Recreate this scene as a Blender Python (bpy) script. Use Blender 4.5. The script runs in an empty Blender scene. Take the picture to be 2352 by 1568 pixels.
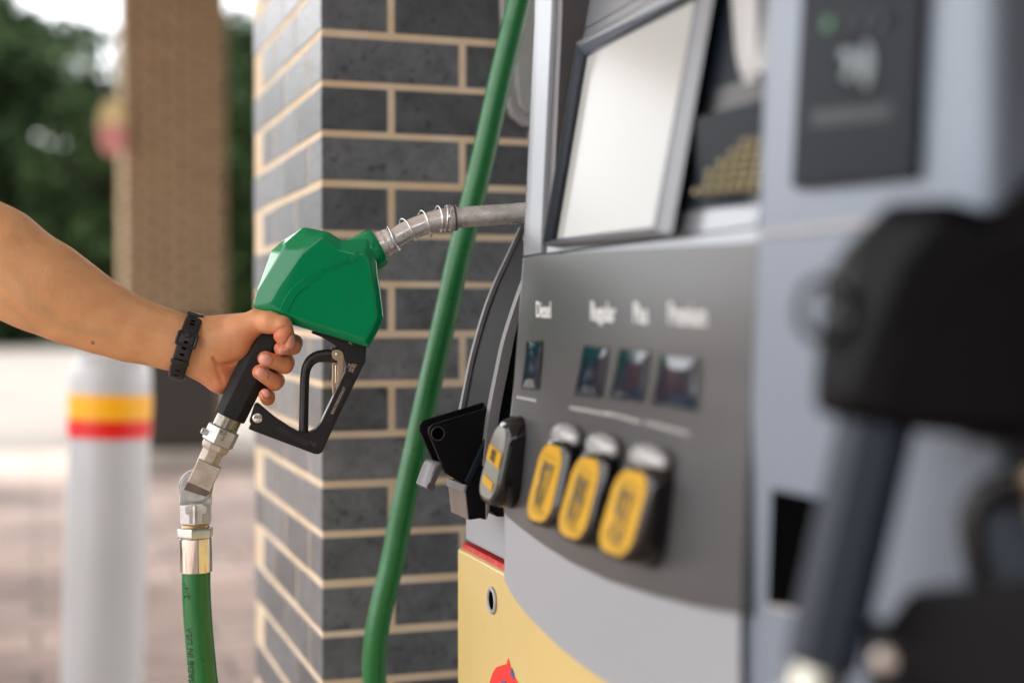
import bpy, bmesh, math, random
import numpy as np
from mathutils import Vector, Matrix
R = math.radians
random.seed(7)
rng = np.random.default_rng(11)
C = bpy.context.scene.collection
sc = bpy.context.scene

# ---------------------------------------------------------------- camera
FPX, CX, CY = 3267.0, 1176.0, 784.0        # focal length and centre, photo measured on a 2352 x 1568 frame
AZ, PITCH, CAMH = R(18.56), R(0.93), 1.13
Fw = Vector((math.sin(AZ) * math.cos(PITCH), math.cos(AZ) * math.cos(PITCH), -math.sin(PITCH)))
Rt = Vector((math.cos(AZ), -math.sin(AZ), 0))
Up = Rt.cross(Fw)
EYE = Vector((0, 0, CAMH))
cam = bpy.data.cameras.new('camera')
co = bpy.data.objects.new('camera', cam)
C.objects.link(co)
co.matrix_world = Matrix((
    (Rt.x, Up.x, -Fw.x, EYE.x), (Rt.y, Up.y, -Fw.y, EYE.y), (Rt.z, Up.z, -Fw.z, EYE.z), (0, 0, 0, 1)))
cam.sensor_width = 36
cam.lens = 36 * FPX / 2352
cam.clip_start = 0.05
cam.clip_end = 800
cam.dof.use_dof = True
cam.dof.focus_distance = 1.54
cam.dof.aperture_fstop = 1.8
cam.dof.aperture_blades = 9
sc.camera = co

# ---------------------------------------------------------------- world, sun, exposure
SUN_EL, SUN_AZ = R(48), R(-62)            # azimuth from +Y towards +X
w = bpy.data.worlds.new('World'); sc.world = w; w.use_nodes = True
nt = w.node_tree; nt.nodes.clear()
wo = nt.nodes.new('ShaderNodeOutputWorld'); bg = nt.nodes.new('ShaderNodeBackground')
sky = nt.nodes.new('ShaderNodeTexSky'); sky.sky_type = 'NISHITA'; sky.sun_disc = False
sky.sun_elevation = SUN_EL; sky.sun_rotation = SUN_AZ; sky.dust_density = 3.0; sky.air_density = 1.0
cl = nt.nodes.new('ShaderNodeTexNoise'); cl.inputs['Scale'].default_value = 2.2; cl.inputs['Detail'].default_value = 6
tc = nt.nodes.new('ShaderNodeTexCoord')
rp = nt.nodes.new('ShaderNodeValToRGB')
rp.color_ramp.elements[0].position = 0.25; rp.color_ramp.elements[0].color = (0.55, 0.55, 0.55, 1)
rp.color_ramp.elements[1].position = 0.55; rp.color_ramp.elements[1].color = (0.95, 0.95, 0.95, 1)
mx = nt.nodes.new('ShaderNodeMix'); mx.data_type = 'RGBA'
mx.inputs['B'].default_value = (14.0, 13.9, 14.0, 1)       # cloud brightness on the Nishita scale
nt.links.new(tc.outputs['Generated'], cl.inputs['Vector'])
nt.links.new(cl.outputs['Fac'], rp.inputs['Fac'])
nt.links.new(rp.outputs['Color'], mx.inputs['Factor'])
nt.links.new(sky.outputs['Color'], mx.inputs['A'])
nt.links.new(mx.outputs['Result'], bg.inputs['Color'])
bg.inputs['Strength'].default_value = 0.10
nt.links.new(bg.outputs[0], wo.inputs[0])
sl = bpy.data.lights.new('sun', 'SUN'); so = bpy.data.objects.new('sun', sl); C.objects.link(so)
sl.energy = 2.2; sl.angle = R(3); sl.color = (1.0, 0.93, 0.82)
sd = Vector((math.sin(SUN_AZ) * math.cos(SUN_EL), math.cos(SUN_AZ) * math.cos(SUN_EL), math.sin(SUN_EL)))
so.rotation_euler = (-sd).to_track_quat('-Z', 'Y').to_euler()
so.location = sd * 20
sc.view_settings.view_transform = 'Standard'
sc.view_settings.look = 'None'
sc.view_settings.exposure = 1.62
sc.view_settings.gamma = 1.0
sc.cycles.use_denoising = True
sc.cycles.max_bounces = 6
sc.cycles.diffuse_bounces = 4
sc.cycles.caustics_reflective = False
sc.cycles.caustics_refractive = False

# ---------------------------------------------------------------- projection helpers
def ray(x, y):
    return Fw + Rt * ((x - CX) / FPX) - Up * ((y - CY) / FPX)
def at(x, y, d):                 # point seen at (x, y), d metres along the optical axis
    return EYE + ray(x, y) * d
def onX(x, y, X):
    r = ray(x, y); return EYE + r * (X / r.x)
def onY(x, y, Y):
    r = ray(x, y); return EYE + r * (Y / r.y)

# ---------------------------------------------------------------- materials
def srgb(r, g, b):
    def f(c):
        c /= 255.0
        return c / 12.92 if c <= 0.04045 else ((c + 0.055) / 1.055) ** 2.4
    return (f(r), f(g), f(b))
def mat(name, col, rough=0.5, metal=0.0, var=0.0, vscale=20.0, bump=0.0, bscale=200.0, coat=0.0,
        emit=None, estr=1.0, sss=0.0, spec=0.5, col2=None, rvar=0.0, detail=5.0, dirt=None, dirtamt=0.0, dscale=8.0, alpha=None):
    m = bpy.data.materials.new(name); m.use_nodes = True
    n = m.node_tree; p = n.nodes['Principled BSDF']
    p.inputs['Base Color'].default_value = (*col, 1)
    p.inputs['Roughness'].default_value = rough
    p.inputs['Metallic'].default_value = metal
    p.inputs['Specular IOR Level'].default_value = spec
    p.inputs['Coat Weight'].default_value = coat
    p.inputs['Coat Roughness'].default_value = 0.06
    tcn = n.nodes.new('ShaderNodeTexCoord')
    if sss:
        p.inputs['Subsurface Weight'].default_value = sss
        p.inputs['Subsurface Radius'].default_value = (0.008, 0.003, 0.0015)
        p.inputs['Subsurface Scale'].default_value = 1.0
    last = None
    if var or col2:
        no = n.nodes.new('ShaderNodeTexNoise'); no.inputs['Scale'].default_value = vscale; no.inputs['Detail'].default_value = detail
        n.links.new(tcn.outputs['Object'], no.inputs['Vector'])
        cr = n.nodes.new('ShaderNodeValToRGB')
        c2 = col2 if col2 else tuple(min(1, c * (1 + var)) for c in col)
        c1 = col if col2 else tuple(c * (1 - var) for c in col)
        cr.color_ramp.elements[0].position = 0.32; cr.color_ramp.elements[0].color = (*c1, 1)
        cr.color_ramp.elements[1].position = 0.68; cr.color_ramp.elements[1].color = (*c2, 1)
        n.links.new(no.outputs['Fac'], cr.inputs['Fac'])
        last = cr.outputs['Color']
    if dirt:
        d = n.nodes.new('ShaderNodeTexNoise'); d.inputs['Scale'].default_value = dscale; d.inputs['Detail'].default_value = 8
        d.inputs['Roughness'].default_value = 0.7
        n.links.new(tcn.outputs['Object'], d.inputs['Vector'])
        dr = n.nodes.new('ShaderNodeValToRGB'); dr.color_ramp.elements[0].position = 0.5; dr.color_ramp.elements[1].position = 0.75
        dr.color_ramp.elements[0].color = (0, 0, 0, 1); dr.color_ramp.elements[1].color = (dirtamt,) * 3 + (1,)
        n.links.new(d.outputs['Fac'], dr.inputs['Fac'])
        mm = n.nodes.new('ShaderNodeMix'); mm.data_type = 'RGBA'
        mm.inputs['A'].default_value = (*col, 1)
        if last is not None: n.links.new(last, mm.inputs['A'])
        mm.inputs['B'].default_value = (*dirt, 1)
        n.links.new(dr.outputs['Color'], mm.inputs['Factor'])
        last = mm.outputs['Result']
    if last is not None: n.links.new(last, p.inputs['Base Color'])
    if bump:
        b = n.nodes.new('ShaderNodeTexNoise'); b.inputs['Scale'].default_value = bscale; b.inputs['Detail'].default_value = 3
        n.links.new(tcn.outputs['Object'], b.inputs['Vector'])
        bu = n.nodes.new('ShaderNodeBump'); bu.inputs['Strength'].default_value = 1.0; bu.inputs['Distance'].default_value = bump
        n.links.new(b.outputs['Fac'], bu.inputs['Height']); n.links.new(bu.outputs['Normal'], p.inputs['Normal'])
    if rvar:
        b = n.nodes.new('ShaderNodeTexNoise'); b.inputs['Scale'].default_value = vscale * 1.7; b.inputs['Detail'].default_value = 4
        n.links.new(tcn.outputs['Object'], b.inputs['Vector'])
        mr = n.nodes.new('ShaderNodeMapRange')
        mr.inputs['From Min'].default_value = 0.3; mr.inputs['From Max'].default_value = 0.7
        mr.inputs['To Min'].default_value = max(0.02, rough - rvar); mr.inputs['To Max'].default_value = rough + rvar
        n.links.new(b.outputs['Fac'], mr.inputs['Value']); n.links.new(mr.outputs['Result'], p.inputs['Roughness'])
    if emit:
        p.inputs['Emission Color'].default_value = (*emit, 1); p.inputs['Emission Strength'].default_value = estr
    return m

M = {}
M['green_plastic'] = mat('green_plastic', (0.0, 0.235, 0.085), 0.14, 0, var=0.05, vscale=15, spec=0.4, dirt=(0.02, 0.12, 0.05), dirtamt=0.3, dscale=60)
M['black_plastic_nozzle'] = mat('black_plastic', (0.003, 0.003, 0.004), 0.3, 0, spec=.12)
M['black_cast'] = mat('textured_black_metal', (0.009, 0.009, 0.0105), 0.42, 0.0, var=0.25, vscale=60, bump=0.0006, bscale=1100, spec=0.28, dirt=(0.03, 0.022, 0.018), dirtamt=0.5, dscale=50)
M['black_plain'] = mat('black_plastic_plain', (0.01, 0.01, 0.011), 0.35, 0, bump=0.0001, bscale=500)
M['black_satin'] = mat('black_satin', (0.004, 0.004, 0.005), 0.5, 0, spec=0.1)
M['black_gloss'] = mat('black_gloss', (0.004, 0.004, 0.005), 0.08, 0)
M['alu'] = mat('spout_aluminium', (0.80, 0.79, 0.77), 0.27, 0.6, var=0.12, vscale=30, rvar=0.1, bump=0.0001, bscale=300, dirt=(0.2, 0.17, 0.14), dirtamt=0.6, dscale=45)
M['zinc'] = mat('cast_zinc', (0.52, 0.52, 0.51), 0.42, 0.5, var=0.18, vscale=60, bump=0.0003, bscale=900, rvar=0.1, dirt=(0.2, 0.18, 0.15), dirtamt=0.6, dscale=50)
M['sandcast'] = mat('sand_cast_metal', (0.50, 0.44, 0.37), 0.6, 0.55, var=0.2, vscale=80, bump=0.0005, bscale=1200)
M['nickel'] = mat('nickel_plate', (0.75, 0.74, 0.70), 0.13, 0.95, var=0.06, vscale=40, rvar=0.07)
M['zincblue'] = mat('blue_zinc_plate', (0.55, 0.60, 0.58), 0.22, 0.95, var=0.15, vscale=70)
M['wire'] = mat('spring_wire', (0.75, 0.74, 0.72), 0.18, 1.0)
M['chromate'] = mat('yellow_chromate', (0.62, 0.58, 0.30), 0.28, 0.9, col2=(0.62, 0.42, 0.32), vscale=60)
M['hose'] = mat('green_rubber', srgb(22, 105, 50), 0.33, 0, var=0.10, vscale=30, bump=0.0002, bscale=160, rvar=0.08, dirt=srgb(40, 80, 40), dirtamt=0.4, dscale=30)
M['hoseink'] = mat('hose_ink', srgb(12, 40, 22), 0.6)
M['white_ink'] = mat('engraved_ink', srgb(196, 178, 160), 0.6)
M['silver'] = mat('silver_paint', (0.365, 0.395, 0.43), 0.36, 0.3)
M['silver_pale'] = mat('pale_silver_paint', (0.19, 0.228, 0.28), 0.42, 0.15)
M['panelgrey'] = mat('grey_button_panel', (0.080, 0.082, 0.085), 0.34, 0.3)
M['darkgrey'] = mat('dark_grey_plastic', (0.07, 0.065, 0.068), 0.45, 0, bump=0.0001, bscale=800)
M['slate'] = mat('slate_plastic', (0.007, 0.011, 0.017), 0.5, 0, spec=0.12)
M['yellow_panel'] = mat('yellow_panel', srgb(206, 182, 116), 0.33, 0, var=0.02, vscale=5, coat=0.15, dirt=srgb(190, 160, 95), dirtamt=0.25, dscale=25)
M['red_edge'] = mat('red_edge', srgb(190, 20, 30), 0.35, 0, dirt=srgb(220, 180, 160), dirtamt=0.4, dscale=90)
M['decal_red'] = mat('decal_red', srgb(222, 45, 35), 0.4)
M['decal_blue'] = mat('decal_blue', srgb(62, 78, 165), 0.4)
M['label_yellow'] = mat('label_yellow', srgb(192, 148, 16), 0.45, 0, spec=.3)
M['label_grey'] = mat('label_grey', srgb(125, 125, 118), 0.35, 0, coat=0.2)
M['label_dark'] = mat('label_dark', srgb(98, 88, 60), 0.5)
M['print_white'] = mat('print_white', srgb(228, 232, 232), 0.5)
M['print_grey'] = mat('print_grey', srgb(200, 200, 198), 0.5)
M['reader_print'] = mat('reader_print', srgb(150, 165, 170), 0.5)
M['reader_dim'] = mat('reader_print_dim', srgb(52, 58, 62), 0.5, spec=.25)
M['led'] = mat('green_led', (0.01, 0.09, 0.03), 0.4, emit=(0.05, 0.6, 0.15), estr=0.03)
M['bevel_blue'] = mat('bevel_blue', (0.10, 0.125, 0.16), 0.4, 0.1)
M['button_glass'] = mat('button_glass', (0.005, 0.014, 0.028), 0.12, 0)  # blue reflection put into the black as a tint
M['dome'] = mat('highlight_dome', (0.36, 0.37, 0.37), 0.15, 0.2)  # pale colour stands for the highlight on the glossy pod top
M['silver_frame'] = mat('silver_frame_paint', (0.16, 0.17, 0.185), 0.4, 0.3)
M['side_silver'] = mat('side_silver_paint', (0.23, 0.25, 0.275), 0.25, 0.3)
M['screen'] = mat('lit_display', (0.08, 0.08, 0.077), 0.16, 0, emit=(0.92, 0.90, 0.84), estr=0.135, spec=0.25)
M['keys'] = mat('keypad_keys', srgb(122, 114, 80), 0.5)
M['white_plastic'] = mat('white_plastic', (0.32, 0.33, 0.32), 0.4, var=0.03)
M['grey_plastic'] = mat('grey_plastic', (0.33, 0.33, 0.34), 0.4, var=0.05, vscale=40)
M['grey_hook'] = mat('grey_hook', (0.17, 0.17, 0.175), 0.45, 0.2)
M['brown_steel'] = mat('worn_steel', (0.20, 0.17, 0.15), 0.35, 0.5, var=0.1, vscale=50)
M['band'] = mat('black_silicone', (0.010, 0.010, 0.011), 0.42, 0, bump=0.00005, bscale=700)
M['hole'] = mat('dark_hole', (0.002, 0.002, 0.002), 0.9, spec=0.0)
M['post_paint'] = mat('white_post_paint', (0.48, 0.50, 0.515), 0.35, 0, var=0.04, vscale=3, coat=0.2)
M['band_yellow'] = mat('reflective_yellow', srgb(250, 180, 0), 0.4)
M['band_red'] = mat('reflective_red', srgb(225, 12, 8), 0.4)
M['mortar'] = mat('tan_mortar', srgb(208, 184, 150), 0.9, 0, col2=srgb(218, 202, 178), vscale=14, bump=0.001, bscale=260)
M['mortar_far'] = mat('ochre_mortar', srgb(214, 180, 134), 0.9, 0, var=0.05, vscale=14)
M['dark_brown'] = mat('dark_brown_metal', (0.028, 0.022, 0.018), 0.6, 0, var=0.1, vscale=10)
M['canopy'] = mat('canopy_white', (0.62, 0.62, 0.60), 0.6, 0, var=0.03, vscale=1)
M['kerb'] = mat('kerb_concrete', (0.34, 0.31, 0.28), 0.9, 0, var=0.15, vscale=4, bump=0.002, bscale=60)
M['asphalt'] = mat('sunlit_concrete', (0.155, 0.140, 0.125), 0.9, 0, var=0.15, vscale=0.4, bump=0.003, bscale=30, detail=8)
M['grassy'] = mat('grass_bank', (0.02, 0.035, 0.01), 0.9, 0, var=0.4, vscale=0.6)
M['bark'] = mat('bark', (0.09, 0.07, 0.05), 0.9, 0, var=0.3, vscale=8, bump=0.02, bscale=12)

def leafmat(name, a, b):
    m = bpy.data.materials.new(name); m.use_nodes = True; n = m.node_tree; p = n.nodes['Principled BSDF']
    g = n.nodes.new('ShaderNodeNewGeometry'); r = n.nodes.new('ShaderNodeValToRGB')
    r.color_ramp.elements[0].color = (*a, 1); r.color_ramp.elements[1].color = (*b, 1)
    n.links.new(g.outputs['Random Per Island'], r.inputs['Fac']); n.links.new(r.outputs['Color'], p.inputs['Base Color'])
    p.inputs['Roughness'].default_value = 0.8; p.inputs['Specular IOR Level'].default_value = 0.15
    return m
M['leaf_a'] = leafmat('leaves_dark', (0.012, 0.025, 0.009), (0.038, 0.066, 0.022))
M['leaf_b'] = leafmat('leaves_mid', (0.010, 0.022, 0.006), (0.030, 0.052, 0.014))

def brickmat(name, a, b, c, spec=0.5, rough=0.42):
    m = bpy.data.materials.new(name); m.use_nodes = True; n = m.node_tree; p = n.nodes['Principled BSDF']
    g = n.nodes.new('ShaderNodeNewGeometry'); r = n.nodes.new('ShaderNodeValToRGB')
    r.color_ramp.elements[0].color = (*a, 1); r.color_ramp.elements[1].color = (*c, 1)
    e = r.color_ramp.elements.new(0.5); e.color = (*b, 1)
    t = n.nodes.new('ShaderNodeTexCoord')
    no = n.nodes.new('ShaderNodeTexNoise'); no.inputs['Scale'].default_value = 34; no.inputs['Detail'].default_value = 7; no.inputs['Roughness'].default_value = 0.7
    n.links.new(t.outputs['Object'], no.inputs['Vector'])
    n.links.new(g.outputs['Random Per Island'], r.inputs['Fac'])
    mr = n.nodes.new('ShaderNodeMapRange'); mr.inputs['From Min'].default_value = 0.3; mr.inputs['From Max'].default_value = 0.7
    mr.inputs['To Min'].default_value = 0.6; mr.inputs['To Max'].default_value = 1.38
    n.links.new(no.outputs['Fac'], mr.inputs['Value'])
    mu = n.nodes.new('ShaderNodeVectorMath'); mu.operation = 'SCALE'
    n.links.new(r.outputs['Color'], mu.inputs[0]); n.links.new(mr.outputs['Result'], mu.inputs['Scale'])
    # dark pits
    vo = n.nodes.new('ShaderNodeTexNoise'); vo.inputs['Scale'].default_value = 95; vo.inputs['Detail'].default_value = 2
    n.links.new(t.outputs['Object'], vo.inputs['Vector'])
    cr = n.nodes.new('ShaderNodeValToRGB'); cr.color_ramp.elements[0].position = 0.28; cr.color_ramp.elements[0].color = (0.45, 0.45, 0.45, 1)
    cr.color_ramp.elements[1].position = 0.4; cr.color_ramp.elements[1].color = (1, 1, 1, 1)
    n.links.new(vo.outputs['Fac'], cr.inputs['Fac'])
    m2 = n.nodes.new('ShaderNodeVectorMath'); m2.operation = 'MULTIPLY'
    n.links.new(mu.outputs[0], m2.inputs[0]); n.links.new(cr.outputs['Color'], m2.inputs[1])
    n.links.new(m2.outputs[0], p.inputs['Base Color'])
    p.inputs['Roughness'].default_value = rough; p.inputs['Specular IOR Level'].default_value = spec
    bu = n.nodes.new('ShaderNodeBump'); bu.inputs['Distance'].default_value = 0.0012
    n.links.new(vo.outputs['Fac'], bu.inputs['Height']); n.links.new(bu.outputs['Normal'], p.inputs['Normal'])
    return m
M['brick'] = brickmat('charcoal_brick', (0.068, 0.074, 0.082), (0.105, 0.113, 0.123), (0.155, 0.166, 0.178), spec=0.7, rough=0.36)
M['brick_far'] = brickmat('brown_brick', (0.046, 0.037, 0.030), (0.066, 0.053, 0.043), (0.09, 0.074, 0.06), rough=0.8, spec=0.2)

def pavemat():
    m = bpy.data.materials.new('tan_pavement'); m.use_nodes = True; n = m.node_tree; p = n.nodes['Principled BSDF']
    t = n.nodes.new('ShaderNodeTexCoord')
    b = n.nodes.new('ShaderNodeTexBrick'); b.inputs['Scale'].default_value = 1.0
    b.inputs['Brick Width'].default_value = 0.6; b.inputs['Row Height'].default_value = 0.3; b.inputs['Mortar Size'].default_value = 0.012
    b.inputs['Color1'].default_value = (0.33, 0.245, 0.21, 1); b.inputs['Color2'].default_value = (0.40, 0.31, 0.275, 1); b.inputs['Mortar'].default_value = (0.15, 0.13, 0.11, 1)
    n.links.new(t.outputs['Object'], b.inputs['Vector'])
    no = n.nodes.new('ShaderNodeTexNoise'); no.inputs['Scale'].default_value = 0.9; no.inputs['Detail'].default_value = 8; no.inputs['Roughness'].default_value = 0.65
    n.links.new(t.outputs['Object'], no.inputs['Vector'])
    mr = n.nodes.new('ShaderNodeMapRange'); mr.inputs['From Min'].default_value = 0.35; mr.inputs['From Max'].default_value = 0.65
    mr.inputs['To Min'].default_value = 0.5; mr.inputs['To Max'].default_value = 1.6
    n.links.new(no.outputs['Fac'], mr.inputs['Value'])
    mu = n.nodes.new('ShaderNodeVectorMath'); mu.operation = 'SCALE'
    n.links.new(b.outputs['Color'], mu.inputs[0]); n.links.new(mr.outputs['Result'], mu.inputs['Scale'])
    n.links.new(mu.outputs[0], p.inputs['Base Color']); p.inputs['Roughness'].default_value = 0.75
    return m
M['pave'] = pavemat()

# ---------------------------------------------------------------- mesh helpers
def link(name, me, m=None, parent=None, smooth=False, angle=None):
    o = bpy.data.objects.new(name, me); C.objects.link(o)
    if m is not None: me.materials.append(m)
    if parent is not None: o.parent = parent
    if smooth:
        me.polygons.foreach_set('use_smooth', [True] * len(me.polygons))
        if angle is not None:
            me.set_sharp_from_angle(angle=R(angle))
    return o
def raw(verts, faces):
    me = bpy.data.meshes.new('mesh'); me.from_pydata([tuple(v) for v in verts], [], faces); me.update()
    bm = bmesh.new(); bm.from_mesh(me); bmesh.ops.recalc_face_normals(bm, faces=bm.faces); bm.to_mesh(me); bm.free()
    return me
def bev(o, wdt, seg=3, ang=30):
    b = o.modifiers.new('bevel', 'BEVEL'); b.width = wdt; b.segments = seg; b.limit_method = 'ANGLE'; b.angle_limit = R(ang)
    o.data.polygons.foreach_set('use_smooth', [True] * len(o.data.polygons))
    wn = o.modifiers.new('normals', 'WEIGHTED_NORMAL'); wn.keep_sharp = False
    return o
def tag(o, label=None, cat=None, group=None, kind=None):
    if label: o['label'] = label
    if cat: o['category'] = cat
    if group: o['group'] = group
    if kind: o['kind'] = kind
    return o
def empty(name, loc=(0, 0, 0)):
    o = bpy.data.objects.new(name, None); C.objects.link(o); o.location = loc; o.empty_display_size = 0.1
    return o
def join_data(parts):
    V, F = [], []
    for v, f in parts:
        k = len(V); V += [tuple(p) for p in v]; F += [tuple(i + k for i in q) for q in f]
    return V, F
def box_data(c, s, ax=None):
    ax = ax or (Vector((1, 0, 0)), Vector((0, 1, 0)), Vector((0, 0, 1)))
    c = Vector(c); V = []
    for a in (-1, 1):
        for b in (-1, 1):
            for d in (-1, 1):
                V.append(c + ax[0] * (a * s[0] / 2) + ax[1] * (b * s[1] / 2) + ax[2] * (d * s[2] / 2))
    F = [(0, 1, 3, 2), (4, 6, 7, 5), (0, 4, 5, 1), (2, 3, 7, 6), (0, 2, 6, 4), (1, 5, 7, 3)]
    return V, F
def frames(path):
    path = [Vector(p) for p in path]; n = len(path); T = []
    for i in range(n):
        t = path[min(i + 1, n - 1)] - path[max(i - 1, 0)]; T.append(t.normalized())
    return path, T
def sweep_data(path, rad, seg=20, ref=Vector((0, 0, 1)), sec=None, cap=True):
    """sweep a section along path; rad scalar or list (r or (ra, rb)); sec: list of unit 2-D points"""
    path, T = frames(path); n = len(path)
    if not isinstance(rad, (list, tuple)): rad = [rad] * n
    if sec is None: sec = [(math.cos(2 * math.pi * k / seg), math.sin(2 * math.pi * k / seg)) for k in range(seg)]
    seg = len(sec); V = []; ref = Vector(ref)
    for i in range(n):
        a = (ref - T[i] * ref.dot(T[i])).normalized(); b = T[i].cross(a)
        ra, rb = rad[i] if isinstance(rad[i], (list, tuple)) else (rad[i], rad[i])
        for (p, q) in sec: V.append(path[i] + a * (p * ra) + b * (q * rb))
    F = []
    for i in range(n - 1):
        for k in range(seg):
            k2 = (k + 1) % seg
            F.append((i * seg + k, i * seg + k2, (i + 1) * seg + k2, (i + 1) * seg + k))
    if cap:
        F.append(tuple(range(seg))[::-1]); F.append(tuple((n - 1) * seg + k for k in range(seg)))
    return V, F
def catmull(pts, m=8):
    P = [Vector(p) for p in pts]; P = [P[0] * 2 - P[1]] + P + [P[-1] * 2 - P[-2]]; out = []
    for i in range(1, len(P) - 2):
        for k in range(m):
            t = k / m
            out.append(0.5 * ((2 * P[i]) + (-P[i - 1] + P[i + 1]) * t + (2 * P[i - 1] - 5 * P[i] + 4 * P[i + 1] - P[i + 2]) * t * t + (-P[i - 1] + 3 * P[i] - 3 * P[i + 1] + P[i + 2]) * t ** 3))
    out.append(P[-2]); return out
def prism_data(poly, w0, w1):
    """poly: list of (u, v); extruded along third axis"""
    n = len(poly); V = [(p[0], p[1], w0) for p in poly] + [(p[0], p[1], w1) for p in poly]
    F = [tuple(range(n))[::-1], tuple(range(n, 2 * n))] + [(i, (i + 1) % n, n + (i + 1) % n, n + i) for i in range(n)]
    return V, F
def text_mesh(body, size, depth, spacing=1.0, align='CENTER', bold=0.0):
    cu = bpy.data.curves.new('text', 'FONT'); cu.body = body; cu.size = size; cu.extrude = depth; cu.align_x = align; cu.align_y = 'CENTER'
    cu.space_character = spacing; cu.resolution_u = 3; cu.offset = bold
    o = bpy.data.objects.new('tmp', cu); C.objects.link(o)
    dg = bpy.context.evaluated_depsgraph_get(); me = bpy.data.meshes.new_from_object(o.evaluated_get(dg))
    bpy.data.objects.remove(o); bpy.data.curves.remove(cu); return me
def place(me, o, xd, yd):
    xd = Vector(xd).normalized(); yd = Vector(yd); yd = (yd - xd * yd.dot(xd)).normalized(); z = xd.cross(yd)
    me.transform(Matrix(((xd.x, yd.x, z.x, o[0]), (xd.y, yd.y, z.y, o[1]), (xd.z, yd.z, z.z, o[2]), (0, 0, 0, 1)))); me.update(); return me

# ---------------------------------------------------------------- setting: ground, pavement, island, canopy
def sheet(name, x0, x1, y0, y1, z, m):
    o = link(name, raw([(x0, y0, z), (x1, y0, z), (x1, y1, z), (x0, y1, z)], [(0, 1, 2, 3)]), m); o['kind'] = 'structure'; return o
sheet('ground', -400, 400, -200, 600, -0.004, M['asphalt'])
sheet('pavement', -14, 16, -16, 12.6, 0.0, M['pave'])
sheet('grass_verge', -160, 160, 58, 150, 0.004, M['grassy'])
def island(name, x0, x1, y0, y1):
    o = link(name, raw(*box_data(((x0 + x1) / 2, (y0 + y1) / 2, 0.065), (x1 - x0, y1 - y0, 0.17))), M['kerb']); bev(o, 0.03, 3); o['kind'] = 'structure'
island('pump_island', 0.22, 1.35, -1.5, 2.75)
island('far_pump_island', 0.35, 1.75, 10.6, 14.5)
cn = empty('canopy', (2, 0, 5.3))
deck = link('deck', raw(*box_data((0, 2.0, 0.25), (14.5, 21.5, 0.5))), M['canopy'], cn)
link('fascia', raw(*box_data((0, 12.78, 0.32), (14.6, 0.05, 0.9))), M['band_yellow'], cn)
tag(cn, 'white flat forecourt canopy held up by the brick columns', 'canopy')

M['shop_wall'] = mat('shop_wall', (0.05, 0.04, 0.034), 0.9, 0, var=0.15, vscale=3)
M['shop_glass'] = mat('shop_glass', (0.008, 0.009, 0.01), 0.08, 0)
M['car_blue'] = mat('car_blue', (0.03, 0.09, 0.20), 0.15, 0.3, coat=0.5)
shop = empty('added_shop', (2, -13, 0))  # unseen shop, added so that dark surfaces mirror something dark
link('wall', raw(*box_data((0, -2, 2.6), (40, 4, 5.2))), M['shop_wall'], shop)
for kx in range(-3, 4):
    fr_ = link('window', raw(*box_data((kx * 4.2, .03, 1.6), (3.2, .06, 2.2))), M['dark_brown'], shop)
    link('pane', raw(*box_data((kx * 4.2, .07, 1.6), (3.0, .02, 2.0))), M['shop_glass'], fr_)
tag(shop, 'low dark shop added out of view behind the camera to darken the reflections', 'building')
# ---------------------------------------------------------------- brick columns
def column(name, x0, x1, y0, y1, ztop, zref, course, bm_, mm_, label, flip=0, joint=0.0094):
    """bricks of length 3 courses laid round a square column; zref = middle of one bed joint"""
    L = course * 3; j = joint * course / 0.0677; t = course * 1.36
    root = empty(name, ((x0 + x1) / 2, (y0 + y1) / 2, 0.15))
    parts = []
    k0 = int(math.floor((0.15 - zref) / course)) + 1; k1 = int((ztop - zref) / course)
    off = Vector(root.location)
    def bk(xa, xb, ya, yb, za, zb):
        jx = lambda: random.uniform(-0.0003, 0.0003)
        b = box_data((((xa + xb) / 2) + jx(), ((ya + yb) / 2) + jx(), (za + zb) / 2 + jx() * 2.5), (xb - xa + jx(), yb - ya + jx(), zb - za + jx() * 4))
        parts.append(([Vector(v) - off for v in b[0]], b[1]))
    W, D = x1 - x0, y1 - y0
    for k in range(k0, k1):
        za, zb = zref + k * course + j / 2, zref + (k + 1) * course - j / 2
        odd = (k + flip) % 2
        # faces y0 and y1 (along x)
        for (ya, yb) in ((y0, y0 + t), (y1 - t, y1)):
            xs = x0 if odd else x0 + t + j
            xe = x1 - t - j if odd else x1
            x = xs
            while x < xe - 0.03:
                e = min(x + L - j, xe)
                if xe - e < 0.05: e = xe
                bk(x, e, ya, yb, za, zb); x = e + j
        for (xa, xb) in ((x0, x0 + t), (x1 - t, x1)):
            ys = y0 if not odd else y0 + t + j
            ye = y1 - t - j if not odd else y1
            if xa > x0 + 0.01: ys, ye = (y0 + t + j, y1) if not odd else (y0, y1 - t - j)
            y = ys
            while y < ye - 0.03:
                e = min(y + L - j, ye)
                if ye - e < 0.05: e = ye
                bk(xa, xb, y, e, za, zb); y = e + j
    o = link('bricks', raw(*join_data(parts)), bm_, root)
    b = o.modifiers.new('bevel', 'BEVEL'); b.width = 0.0016; b.segments = 2
    d = 0.0011
    link('mortar', raw(*box_data((0, 0, (ztop - 0.15) / 2), (W - 2 * d, D - 2 * d, ztop - 0.15))), mm_, root)
    tag(root, label, 'column')
    return root
pc = at(739, 71.8, 1.918)
COLX, COLY = 0.367, 1.900
zref = onX(739, 71.8, COLX).z
column('brick_column', COLX, COLX + 0.62, COLY, COLY + 0.617, 5.3, zref, 0.0677, M['brick'], M['mortar'],
       'square charcoal brick column with tan mortar right behind the green fuel nozzle', flip=0)
far_d = 11.3
fp = at(287, 731, far_d)
far = column('brick_column', fp.x, fp.x + 0.80, fp.y, fp.y + 0.78, 5.3, 1.2, 0.0744, M['brick_far'], M['mortar_far'], joint=0.016, label=
       'tall brown brick column standing far off before the trees, left of the charcoal one')
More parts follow.
